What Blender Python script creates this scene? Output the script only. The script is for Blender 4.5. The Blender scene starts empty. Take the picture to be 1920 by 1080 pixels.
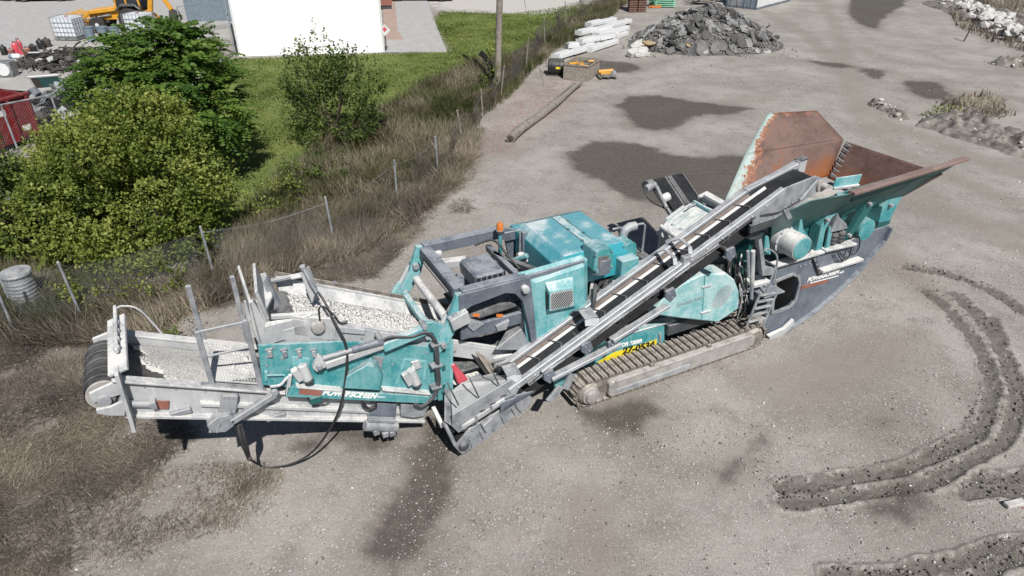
import bpy, bmesh, math, random
import numpy as np
from mathutils import Vector, Matrix, geometry

random.seed(7); rng = np.random.default_rng(7)
R = math.radians
scene = bpy.context.scene
COL = scene.collection

# ---------------------------------------------------------------- camera, sky, sun, exposure
PITCH, FPX, CAMH = 31.0, 1280.0, 8.5
cam_d = bpy.data.cameras.new("camera"); cam_d.sensor_width = 36; cam_d.lens = 24
cam_d.clip_start = .1; cam_d.clip_end = 2000
cam = bpy.data.objects.new("camera", cam_d); COL.objects.link(cam)
cam.location = (0, 0, CAMH); cam.rotation_euler = (R(90-PITCH), 0, 0)
scene.camera = cam

SUN_EL, SUN_SH = 48.0, -17.0            # elevation, heading of the shadows (degrees right of +Y)
sdir = Vector((-math.sin(R(SUN_SH))*math.cos(R(SUN_EL)), -math.cos(R(SUN_SH))*math.cos(R(SUN_EL)), math.sin(R(SUN_EL))))
world = bpy.data.worlds.new("World"); scene.world = world; world.use_nodes = True
wn = world.node_tree.nodes; wl = world.node_tree.links
sky = wn.new("ShaderNodeTexSky"); sky.sky_type = 'NISHITA'; sky.sun_disc = False
sky.sun_elevation = R(SUN_EL); sky.sun_rotation = math.atan2(sdir.x, sdir.y)
sky.air_density = 1.0; sky.dust_density = .6; sky.ozone_density = 1.0
wl.new(sky.outputs[0], wn["Background"].inputs[0]); wn["Background"].inputs[1].default_value = .05
sun_d = bpy.data.lights.new("sun", 'SUN'); sun_d.energy = 5.0; sun_d.angle = R(.53); sun_d.color = (1, .96, .9)
sun = bpy.data.objects.new("sun", sun_d); COL.objects.link(sun)
sun.rotation_euler = sdir.to_track_quat('Z', 'Y').to_euler(); sun.location = (10, -20, 30)
vs = scene.view_settings
vs.view_transform = 'Standard'; vs.look = 'None'; vs.gamma = 1; vs.exposure = 0.1; vs.use_curve_mapping = False
scene.cycles.max_bounces = 6; scene.cycles.diffuse_bounces = 3; scene.cycles.transparent_max_bounces = 6

# ---------------------------------------------------------------- survey helpers: a sight line from the photo meets a real plane
_p = R(PITCH); FW = np.array([0, math.cos(_p), -math.sin(_p)]); UPV = np.array([0, math.sin(_p), math.cos(_p)])
CAM = np.array([0, 0, CAMH])
def ray(u, v): return np.array([1., 0, 0])*(u-960)/FPX + UPV*(540-v)/FPX + FW
def G(u, v, z=0.):
    d = ray(u, v); t = (z-CAMH)/d[2]; return CAM + d*t
def GP(pts, z=0.): return np.array([G(u, v, z)[:2] for u, v in pts])

# ---------------------------------------------------------------- mesh builder
class MB:
    def __init__(s): s.v = []; s.f = []
    def add(s, vs_, fs_):
        o = len(s.v); s.v += [tuple(map(float, q)) for q in vs_]; s.f += [tuple(i+o for i in f) for f in fs_]; return s
    def box(s, c, size, M=None):
        hx, hy, hz = [q/2 for q in size]; c = Vector(c); vv = []
        for x in (-hx, hx):
            for y in (-hy, hy):
                for z in (-hz, hz):
                    q = Vector((x, y, z)); q = M @ q if M is not None else q; vv.append(c+q)
        return s.add(vv, [(0,1,3,2),(4,6,7,5),(0,4,5,1),(2,3,7,6),(0,2,6,4),(1,5,7,3)])
    def bx(s, x0, x1, y0, y1, z0, z1): return s.box(((x0+x1)/2,(y0+y1)/2,(z0+z1)/2), (x1-x0, y1-y0, z1-z0))
    def beam(s, p0, p1, w, h, up=(0,0,1)):
        p0 = Vector(p0); p1 = Vector(p1); d = p1-p0; L = d.length
        if L < 1e-6: return s
        d.normalize(); u = Vector(up)
        if abs(d.dot(u)) > .98: u = Vector((1,0,0))
        y = u.cross(d).normalized(); z = d.cross(y)
        M = Matrix((d, y, z)).transposed()
        return s.box((p0+p1)/2, (L, w, h), M)
    def tube(s, pts, r, n=8, cap=True):
        pts = [Vector(p) for p in pts]; rs = r if isinstance(r, (list, tuple)) else [r]*len(pts)
        vv = []; ff = []; prev = None
        for i, p in enumerate(pts):
            d = (pts[min(i+1, len(pts)-1)] - pts[max(i-1, 0)])
            if d.length < 1e-9: d = Vector((0,0,1))
            d.normalize()
            if prev is None:
                a = Vector((0,0,1)) if abs(d.z) < .9 else Vector((1,0,0)); x = d.cross(a).normalized()
            else:
                x = (prev - d*prev.dot(d))
                x = x.normalized() if x.length > 1e-6 else d.orthogonal().normalized()
            prev = x; y = d.cross(x)
            for k in range(n):
                t = 2*math.pi*k/n; vv.append(p + (x*math.cos(t)+y*math.sin(t))*rs[i])
        for i in range(len(pts)-1):
            for k in range(n):
                k2 = (k+1) % n; ff.append((i*n+k, i*n+k2, (i+1)*n+k2, (i+1)*n+k))
        if cap:
            ff.append(tuple(range(n))[::-1]); ff.append(tuple((len(pts)-1)*n+k for k in range(n)))
        return s.add(vv, ff)
    def cyl(s, p0, p1, r, n=16, r2=None): return s.tube([p0, p1], [r, r if r2 is None else r2], n)
    def plate(s, pts, t, holes=()):
        """polygon (coplanar points) extruded by vector t, with optional holes"""
        loops = [[Vector(p) for p in pts]] + [[Vector(p) for p in h] for h in holes]
        flat = [p for l in loops for p in l]; n = len(flat); t = Vector(t)
        if holes: tri = [tuple(q) for q in geometry.tessellate_polygon(loops)]
        else:
            tri = [tuple(q) for q in geometry.tessellate_polygon(loops)] if len(pts) > 4 else [tuple(range(len(pts)))]
        ff = [q for q in tri] + [tuple(i+n for i in q[::-1]) for q in tri]; o = 0
        for l in loops:
            m = len(l)
            for i in range(m):
                j = (i+1) % m; ff.append((o+i, o+j, o+j+n, o+i+n))
            o += m
        return s.add(flat + [p+t for p in flat], ff)
    def lathe(s, prof, c=(0,0,0), axis='z', n=20):
        c = Vector(c); vv = []; ff = []
        for r, h in prof:
            for k in range(n):
                t = 2*math.pi*k/n; a, b = r*math.cos(t), r*math.sin(t)
                q = {'z': (a,b,h), 'x': (h,a,b), 'y': (a,h,b)}[axis]; vv.append(c+Vector(q))
        for i in range(len(prof)-1):
            for k in range(n): ff.append((i*n+k, i*n+(k+1)%n, (i+1)*n+(k+1)%n, (i+1)*n+k))
        ff.append(tuple(range(n))[::-1]); ff.append(tuple((len(prof)-1)*n+k for k in range(n)))
        return s.add(vv, ff)
    def mesh(s, name):
        me = bpy.data.meshes.new(name); me.from_pydata(s.v, [], s.f)
        bm = bmesh.new(); bm.from_mesh(me); bmesh.ops.recalc_face_normals(bm, faces=bm.faces[:]); bm.to_mesh(me); bm.free()
        return me
    def build(s, name, mat, parent=None, smooth=False, bevel=0, label=None):
        me = s.mesh(name); me.materials.append(MAT[mat] if isinstance(mat, str) else mat)
        if smooth:
            me.polygons.foreach_set('use_smooth', [True]*len(me.polygons))
            try: me.set_sharp_from_angle(angle=R(40))
            except Exception: pass
        o = bpy.data.objects.new(name, me); COL.objects.link(o)
        if parent is not None: o.parent = parent
        if bevel:
            b = o.modifiers.new('bevel', 'BEVEL'); b.width = bevel; b.segments = 1; b.limit_method = 'ANGLE'; b.angle_limit = R(35)
        if label: o['label'] = label
        return o
def empty(name, loc, rz=0, parent=None):
    o = bpy.data.objects.new(name, None); COL.objects.link(o); o.location = loc; o.rotation_euler = (0,0,rz); o.empty_display_size = .2
    if parent is not None: o.parent = parent
    return o
def tag(o, label, cat, group=None):
    o['label'] = label; o['category'] = cat
    if group: o['group'] = group
    return o
def inst(name, me, parent=None, M=None):
    o = bpy.data.objects.new(name, me); COL.objects.link(o)
    if parent is not None: o.parent = parent
    if M is not None: o.matrix_local = M
    return o
def raw_mesh(name, V, F, mat, rnd=None, parent=None, smooth=False, kind=None):
    """fast mesh from arrays; F is an (n,k) array; rnd a value per face"""
    V = np.asarray(V, np.float32); F = np.asarray(F, np.int32); n, k = F.shape
    me = bpy.data.meshes.new(name); me.vertices.add(len(V)); me.vertices.foreach_set('co', V.ravel())
    me.loops.add(n*k); me.loops.foreach_set('vertex_index', F.ravel())
    me.polygons.add(n); me.polygons.foreach_set('loop_start', np.arange(0, n*k, k, dtype=np.int32))
    if smooth: me.polygons.foreach_set('use_smooth', np.ones(n, bool))
    me.update(calc_edges=True)
    if rnd is not None:
        a = me.attributes.new('rnd', 'FLOAT', 'FACE'); a.data.foreach_set('value', np.asarray(rnd, np.float32))
    me.materials.append(MAT[mat])
    o = bpy.data.objects.new(name, me); COL.objects.link(o)
    if parent is not None: o.parent = parent
    if kind: o['kind'] = kind
    return o

# ---------------------------------------------------------------- noise and masks on arrays
def vnoise(x, y, seed=0):
    xi = np.floor(x).astype(np.int64); yi = np.floor(y).astype(np.int64); fx = x-xi; fy = y-yi
    fx = fx*fx*(3-2*fx); fy = fy*fy*(3-2*fy)
    def h(a, b):
        q = (a*374761393 + b*668265263 + seed*1442695041) & 0x7fffffff; q = ((q ^ (q >> 13))*1274126177) & 0x7fffffff
        return ((q ^ (q >> 16)) & 0xffff)/65535.
    return (h(xi,yi)*(1-fx)+h(xi+1,yi)*fx)*(1-fy) + (h(xi,yi+1)*(1-fx)+h(xi+1,yi+1)*fx)*fy
def fbm(x, y, seed=0, o=4):
    s = 0; a = .5
    for i in range(o): s = s + a*vnoise(x*2**i, y*2**i, seed+i); a *= .5
    return s
def seg_dist(x, y, pts):
    d = np.full(x.shape, 1e9)
    for (ax, ay), (bx, by) in zip(pts[:-1], pts[1:]):
        vx, vy = bx-ax, by-ay; t = np.clip(((x-ax)*vx+(y-ay)*vy)/(vx*vx+vy*vy+1e-12), 0, 1)
        d = np.minimum(d, np.hypot(x-ax-t*vx, y-ay-t*vy))
    return d
def inside(x, y, poly):
    c = np.zeros(x.shape, bool); n = len(poly)
    for i in range(n):
        ax, ay = poly[i]; bx, by = poly[(i+1) % n]
        m = ((ay > y) != (by > y)) & (x < (bx-ax)*(y-ay)/((by-ay) if abs(by-ay) > 1e-12 else 1e-12)+ax); c ^= m
    return c
def sdf(x, y, poly):
    poly = [tuple(p) for p in poly]; d = seg_dist(x, y, poly+[poly[0]]); return np.where(inside(x, y, poly), d, -d)
def smooth(pts, n=6):
    """Catmull-Rom through the points"""
    P_ = [np.array(p, float) for p in pts]; out = []
    for i in range(len(P_)-1):
        a = P_[max(i-1,0)]; b = P_[i]; c = P_[i+1]; d = P_[min(i+2, len(P_)-1)]
        for k in range(n):
            t = k/n; out.append(.5*((2*b)+(c-a)*t+(2*a-5*b+4*c-d)*t*t+(-a+3*b-3*c+d)*t**3))
    out.append(P_[-1]); return out

# ---------------------------------------------------------------- materials
MAT = {}
class NT:
    def __init__(s, name):
        m = bpy.data.materials.new(name); m.use_nodes = True; s.m = m; s.t = m.node_tree; s.n = s.t.nodes; s.l = s.t.links
        s.b = s.n['Principled BSDF']; MAT[name] = m
    def new(s, k, **kw):
        n = s.n.new('ShaderNode'+k)
        for a, b in kw.items(): setattr(n, a, b)
        return n
    def set(s, n, i, v):
        if hasattr(v, 'is_linked') or isinstance(v, bpy.types.NodeSocket): s.l.new(v, n.inputs[i])
        else: n.inputs[i].default_value = v
    def coord(s, obj=True): return s.new('TexCoord').outputs['Object' if obj else 'Generated']
    def pos(s): return s.new('NewGeometry').outputs['Position']
    def noise(s, vec, scale, detail=4, rough=.55, dist=0):
        n = s.new('TexNoise'); s.l.new(vec, n.inputs['Vector']); n.inputs['Scale'].default_value = scale
        n.inputs['Detail'].default_value = detail; n.inputs['Roughness'].default_value = rough; n.inputs['Distortion'].default_value = dist
        return n.outputs['Fac']
    def ramp(s, x, stops, ease='LINEAR'):
        n = s.new('ValToRGB'); s.l.new(x, n.inputs[0]); e = n.color_ramp.elements; n.color_ramp.interpolation = ease
        while len(e) < len(stops): e.new(.5)
        for q, (p, c) in zip(e, stops):
            q.position = p; q.color = (c, c, c, 1) if isinstance(c, (int, float)) else (*c, 1)
        return n.outputs[0]
    def math(s, op, a, b=0., c=None, clamp=False):
        n = s.new('Math', operation=op, use_clamp=clamp); s.set(n, 0, a); s.set(n, 1, b)
        if c is not None: s.set(n, 2, c)
        return n.outputs[0]
    def mix(s, f, a, b, mode='MIX'):
        n = s.new('Mix', data_type='RGBA', blend_type=mode); s.set(n, 0, f)
        for i, q in ((6, a), (7, b)):
            if isinstance(q, (tuple, list)): n.inputs[i].default_value = (*q[:3], 1)
            else: s.l.new(q, n.inputs[i])
        return n.outputs[2]
    def smst(s, x, lo, hi):
        n = s.new('MapRange', interpolation_type='SMOOTHSTEP'); s.set(n, 0, x); n.inputs[1].default_value = lo; n.inputs[2].default_value = hi
        return n.outputs[0]
    def attr(s, name): return s.new('Attribute', attribute_name=name).outputs['Fac']
    def bump(s, h, strength=.3, dist=.02):
        n = s.new('Bump'); s.l.new(h, n.inputs['Height']); n.inputs['Strength'].default_value = strength; n.inputs['Distance'].default_value = dist
        s.l.new(n.outputs[0], s.b.inputs['Normal'])
    def out(s, col, rough=.7, metal=0., spec=None):
        s.set(s.b, 'Base Color', (*col, 1) if isinstance(col, (tuple, list)) else col); s.set(s.b, 'Roughness', rough); s.set(s.b, 'Metallic', metal)
        if spec is not None: s.b.inputs['Specular IOR Level'].default_value = spec
        return s.m

def paint(name, col, dust=.5, dustcol=(.52,.51,.49), rust=.0, rough=.5, metal=0., var=.25, scale=3., streak=.35, side=.12):
    """worn paint or steel: mottled colour, settled dust on upward faces, streaks, rust specks"""
    t = NT(name); v = t.coord(); geo = t.new('NewGeometry')
    n1 = t.noise(v, scale, 5); n2 = t.noise(v, scale*7, 4); 
    sep = t.new('SeparateXYZ'); t.l.new(geo.outputs['Normal'], sep.inputs[0]); nz = sep.outputs['Z']
    mp = t.new('Mapping'); t.l.new(v, mp.inputs['Vector']); mp.inputs['Scale'].default_value = (14, 14, .8)
    st = t.noise(mp.outputs[0], 1.6, 4)
    k = t.math('MULTIPLY', t.math('SUBTRACT', n1, .5), var*2); k = t.math('ADD', k, 1.0)
    c = t.mix(1.0, col, t.mix(1.0, (1,1,1), k, 'MULTIPLY'), 'MULTIPLY')
    if rust > 0:
        r = t.smst(t.noise(v, scale*2.2, 7, .7), .66-rust*.3, .74-rust*.25)
        rc = t.mix(n2, (.16,.06,.025), (.3,.13,.06)); c = t.mix(r, c, rc)
    up = t.smst(nz, .25, .9)
    dn = t.smst(t.math('ADD', t.math('MULTIPLY', n1, .6), t.math('MULTIPLY', n2, .4)), .36, .6)
    d = t.math('MULTIPLY', t.math('MULTIPLY', up, t.math('ADD', t.math('MULTIPLY', dn, .75), .25)), dust)
    d = t.math('ADD', d, t.math('MULTIPLY', t.smst(st, .52, .8), streak*dust*.6))
    d = t.math('ADD', d, t.math('MULTIPLY', dn, side*dust), clamp=True)
    c = t.mix(d, c, dustcol)
    rr = t.math('ADD', rough, t.math('MULTIPLY', d, .9-rough), clamp=True)
    t.bump(t.math('ADD', t.math('MULTIPLY', n2, .6), t.math('MULTIPLY', d, .5)), .12, .01)
    return t.out(c, rr, metal)

def plain(name, c1, c2=None, scale=6., rough=.8, bump=.2, metal=0., bscale=None):
    t = NT(name); v = t.coord(); n = t.noise(v, scale, 6, .65); c = t.mix(t.smst(n, .3, .7), c1, c2 or tuple(q*.6 for q in c1))
    t.bump(t.noise(v, bscale or scale*4, 5), bump, .02); return t.out(c, rough, metal)

def foliage(name, stops, trans=.35, rough=.55):
    t = NT(name); c = t.ramp(t.attr('rnd'), stops)
    t.out(c, rough, 0, .3)
    tr = t.new('BsdfTranslucent'); t.l.new(t.mix(1.0, c, (1.3,1.35,.6), 'MULTIPLY'), tr.inputs[0])
    mx = t.new('MixShader'); mx.inputs[0].default_value = trans
    t.l.new(t.b.outputs[0], mx.inputs[1]); t.l.new(tr.outputs[0], mx.inputs[2]); t.l.new(mx.outputs[0], t.n['Material Output'].inputs[0])
    return t.m

paint('teal', (.03,.25,.275), .62, (.45,.54,.56), rust=.08, rough=.45, streak=.5, side=.4)
paint('teal_dusty', (.075,.34,.375), .85, (.5,.58,.59), rust=.05, rough=.5, streak=.5, side=.35)
paint('teal_blue', (.03,.27,.33), .55, (.5,.58,.6), rust=.03, rough=.38, scale=1.6, streak=.3, side=.15)
paint('teal_dark_shaded', (.004,.09,.09), .25, (.42,.5,.5), rust=.15, rough=.45)  # teal darkened so its colour carries the shade under the hopper
paint('grey_paint', (.095,.115,.15), .45, (.46,.48,.51), rust=.05, rough=.45, var=.3, streak=.45, side=.25)  # blue tint in the paint and top dust imitates reflected sky
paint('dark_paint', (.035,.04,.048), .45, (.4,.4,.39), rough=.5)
paint('galvanised', (.24,.26,.295), .5, (.52,.52,.51), rust=.03, rough=.42, metal=.25, var=.6, scale=5, streak=.6, side=.5)
paint('dusty_white', (.34,.355,.375), .92, (.69,.68,.665), rust=.02, rough=.6, var=.3, scale=2.5, streak=.6, side=.22)
paint('rubber', (.018,.018,.02), .3, (.3,.29,.28), rough=.6, var=.5, streak=.2, side=.05)
paint('rubber_dusty', (.05,.052,.06), .45, (.34,.34,.34), rough=.65, var=.5)
paint('mud_steel', (.10,.085,.072), .85, (.42,.385,.35), rust=.2, rough=.8, var=.4, scale=6, side=.45)
paint('mud_frame', (.26,.25,.24), .8, (.47,.455,.435), rust=.02, rough=.8, var=.35, scale=4, side=.4)
paint('white_paint', (.62,.635,.645), .4, (.6,.59,.57), rough=.5, var=.1)
paint('yellow_paint', (.62,.30,.02), .35, (.5,.45,.38), rust=.1, rough=.45)
paint('yellow_dirty', (.3,.19,.05), .6, (.3,.29,.27), rough=.8)
paint('red_dumpster', (.16,.012,.016), .25, (.35,.28,.26), rust=.12, rough=.5)
paint('orange', (.6,.17,.03), .2, rough=.4, var=.1)
paint('black_plastic', (.014,.014,.015), .25, (.3,.29,.28), rough=.45)
paint('pink_red', (.55,.06,.09), .5, (.6,.5,.5), rough=.5)
paint('sticker_yellow', (.75,.6,.02), .35, (.6,.58,.5), rough=.5, var=.12)
paint('lettering_white', (.8,.8,.8), .15, rough=.5, var=.05)
paint('lettering_black', (.012,.012,.012), .1, rough=.5, var=.05)
paint('faded_red', (.24,.085,.06), .5, (.45,.4,.37), rust=.3, rough=.7)
paint('rail_galv', (.36,.385,.425), .55, (.6,.6,.6), rough=.38, metal=.3, var=.5, scale=5, streak=.4, side=.25)
paint('belt_black', (.014,.0145,.017), .1, (.2,.2,.2), rough=.5, var=.5, streak=.3)
paint('feed_dust', (.34,.36,.37), .8, (.52,.53,.53), rough=.7, var=.3)
paint('crusher_white', (.4,.48,.48), .85, (.66,.66,.65), rough=.6, var=.2, streak=.4, side=.4)
paint('teal_pale', (.16,.41,.44), .9, (.6,.65,.64), rust=.02, rough=.55, streak=.7, side=.55)
paint('faded_grey', (.3,.37,.37), .4, rough=.7)
paint('skirt_brown', (.14,.11,.095), .5, (.26,.22,.2), rough=.8)
paint('rust_edge', (.2,.13,.115), .35, (.35,.3,.28), rust=.2, rough=.7)
paint('brown_stack', (.11,.045,.028), .3, rust=.3, rough=.8)
paint('mint', (.22,.52,.36), .3, rough=.6)
paint('grey_blue', (.15,.2,.25), .4, rough=.6)
plain('crushed_stone', (.68,.67,.65), (.56,.55,.53), 30, .9, .4)
plain('stone_fine', (.60,.595,.58), (.5,.49,.475), 40, .95, .5)
plain('white_stone', (.6,.59,.575), (.4,.39,.375), 5, .9, .4)
def slab_material():
    t = NT('asphalt_chunk'); v = t.coord(); r = t.new('ObjectInfo').outputs['Random']; n = t.noise(v, 6, 6, .65)
    c = t.ramp(r, [(0,(.05,.05,.05)),(.4,(.11,.108,.106)),(.7,(.2,.198,.195)),(1,(.36,.355,.35))]); t.bump(t.noise(v, 25, 5), .5, .02); t.out(t.mix(t.smst(n,.35,.7), c, t.mix(.5, c, (.05,.05,.05))), .9)
slab_material()
plain('asphalt_dust', (.085,.082,.08), (.14,.135,.13), 12, .95, .8)
plain('pole_wood', (.30,.27,.24), (.16,.14,.12), 5, .9, .5)
plain('plywood', (.33,.295,.25), (.2,.18,.155), 7, .85, .25)
plain('bark', (.09,.07,.05), (.05,.04,.03), 9, .9, .5)
plain('tyre', (.022,.022,.022), (.05,.048,.045), 10, .85, .3)
plain('scrap_dark', (.035,.032,.03), (.09,.08,.07), 9, .7, .5)
plain('scrap_grey', (.30,.31,.32), (.12,.12,.12), 3, .6, .4, .3)
plain('ibc_plastic', (.70,.74,.78), (.58,.63,.68), 4, .4, .1)
plain('chair_glass', (.02,.025,.03), (.03,.04,.05), 4, .1, 0)
def rusthopper():
    t = NT('hopper_rust'); v = t.coord(); n1 = t.noise(v, 1.3, 5); n2 = t.noise(v, 9, 7, .7); n3 = t.noise(v, 40, 5)
    c = t.ramp(t.math('ADD', t.math('MULTIPLY', n1, .65), t.math('MULTIPLY', n2, .35)), [(.33,(.07,.036,.03)),(.45,(.125,.075,.064)),(.55,(.165,.108,.094)),(.66,(.23,.08,.03))])
    eb = t.math('ADD', t.attr('edge'), t.math('ADD', t.math('MULTIPLY', t.math('SUBTRACT', n2, .5), .9), t.math('MULTIPLY', t.math('SUBTRACT', n3, .5), .5))); c = t.mix(t.smst(eb, .12, .3), c, (.3,.12,.06)); c = t.mix(t.smst(eb, .3, .42), c, t.mix(n3, (.26,.38,.37), (.46,.53,.51)))
    c = t.mix(t.attr('orange'), c, t.mix(n2, (.34,.11,.02), (.22,.06,.015)))
    t.bump(n3, .25, .01); t.out(c, .65, .1)
rusthopper()

def canopy_paint():
    t = NT('canopy_teal'); v = t.coord(); geo = t.new('NewGeometry'); sep = t.new('SeparateXYZ'); t.l.new(geo.outputs['Normal'], sep.inputs[0])
    n1 = t.noise(v, 1.9, 3); n2 = t.noise(v, 9, 6, .7); n3 = t.noise(v, 55, 4, .7)
    c = t.mix(n2, (.025,.25,.33), (.05,.33,.38)); up = t.smst(sep.outputs['Z'], .5, .95)
    m = t.math('ADD', t.math('MULTIPLY', n1, .6), t.math('MULTIPLY', n3, .4)); d = t.math('MULTIPLY', up, t.smst(m, .5, .6))
    d = t.math('ADD', t.math('MULTIPLY', d, .75), t.math('MULTIPLY', up, t.math('MULTIPLY', n2, .3)), clamp=True)
    c = t.mix(d, c, (.62,.66,.67)); t.bump(n3, .08, .01); t.out(c, t.math('ADD', .36, t.math('MULTIPLY', d, .5)))
canopy_paint()
# ================================================================ THE GROUND
LAWN = GP([(440,111),(722,101),(845,97),(812,40),(830,22),(960,27),(1100,8),(1066,45),(1005,90),(960,112),(890,125),(800,160),(735,205),(640,255),(545,335),(480,400),(430,470),(330,470),(300,330),(330,200),(400,120)])
WEED = GP([(300,560),(410,480),(480,395),(545,330),(640,250),(735,200),(800,158),(890,122),(960,110),(1010,85),(1075,40),(1120,8),(1175,4),(1120,50),(1035,95),(985,140),(940,190),(900,215),(875,262),(830,330),(750,385),(630,465),(410,535),(160,615),(-120,650),(-120,430)])
DRY = GP([(-300,600),(160,590),(410,515),(630,445),(750,372),(868,262),(905,240),(880,325),(815,385),(770,440),(690,515),(500,545),(335,590),(300,650),(250,740),(345,815),(270,880),(160,950),(90,1120),(-500,1250)])
DRY2 = [GP(q) for q in ([(330,880),(470,870),(520,930),(430,980),(300,1000),(200,1090),(60,1180),(100,960)], [(852,372),(880,378),(878,400),(850,398)])]
PALE = GP([(800,-8),(808,10),(835,18),(960,24),(1020,28),(1085,12),(1150,-12),(1300,-60),(800,-60)])
YARD = GP([(-300,-60),(-300,330),(60,250),(180,160),(300,120),(432,72),(432,-60)])
WET = [GP(q) for q in (
 [(1155,198),(1180,180),(1235,178),(1290,188),(1345,195),(1410,203),(1370,214),(1300,216),(1270,240),(1235,246),(1190,238),(1175,215)],
 [(1060,292),(1110,265),(1190,268),(1260,290),(1330,296),(1360,290),(1410,298),(1420,330),(1370,370),(1330,400),(1260,388),(1180,372),(1120,335),(1080,320)],
 [(1100,122),(1125,113),(1180,118),(1205,128),(1180,137),(1130,136)],
 [(1590,25),(1600,-20),(1700,-25),(1695,10),(1660,30),(1640,55),(1610,45)],
 [(1610,125),(1660,133),(1650,150),(1625,142)], [(1700,150),(1760,155),(1800,190),(1740,185),(1700,170)],
 [(1500,112),(1570,118),(1620,128),(1560,126)],
 [(700,985),(735,935),(765,880),(790,830),(800,785),(850,765),(865,810),(850,860),(840,930),(820,1000),(770,1050),(735,1085),(695,1060),(690,1020)],
 [(1085,770),(1180,745),(1230,770),(1200,815),(1130,805)], [(640,790),(700,800),(760,810),(700,835),(620,825)],
 [(1640,788),(1662,782),(1672,792),(1655,800)], [(1380,860),(1350,890),(1365,895),(1440,810)], [(560,830),(600,815),(610,835),(570,850)],
 [(1690,880),(1740,930),(1700,975),(1650,960)],
 )]
REDP = GP([(945,200),(960,170),(1060,140),(1100,150),(1080,200),(1010,235),(960,290),(905,300),(900,250)])
def rut(pts): return [tuple(q) for q in smooth(GP(pts))]
RUTS = [rut(q) for q in (
 [(1740,545),(1800,600),(1838,660),(1860,720),(1845,780),(1800,830),(1720,868),(1620,895),(1530,910),(1460,915)],
 [(1790,550),(1850,610),(1885,680),(1905,750),(1890,810),(1830,860),(1740,905),(1640,925),(1540,938),(1460,942)],
 [(1560,1082),(1680,1070),(1800,1050),(1940,1020)], [(1640,1102),(1760,1088),(1960,1052)],
 [(1925,590),(1880,555),(1800,520),(1700,500)], [(1990,800),(1900,700),(1860,600)], [(1835,905),(1960,898)], [(1810,925),(1960,912)],
 )]
FAINT = [rut(q) for q in (
 [(1430,20),(1500,60),(1560,110),(1600,180),(1640,240),(1720,300),(1900,380)], [(1540,0),(1570,60),(1590,120),(1620,190),(1680,240),(1920,330)],
 [(1650,470),(1760,560)], [(1640,640),(1520,700),(1420,720)], [(1700,350),(1930,470)], [(1660,130),(1750,160),(1930,190)], [(1620,90),(1700,120),(1930,140)],
 [(1180,240),(1320,200),(1450,180)], [(1100,950),(1110,1080)], [(1480,760),(1700,640)], [(1900,430),(1700,380),(1640,300)])]
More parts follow.
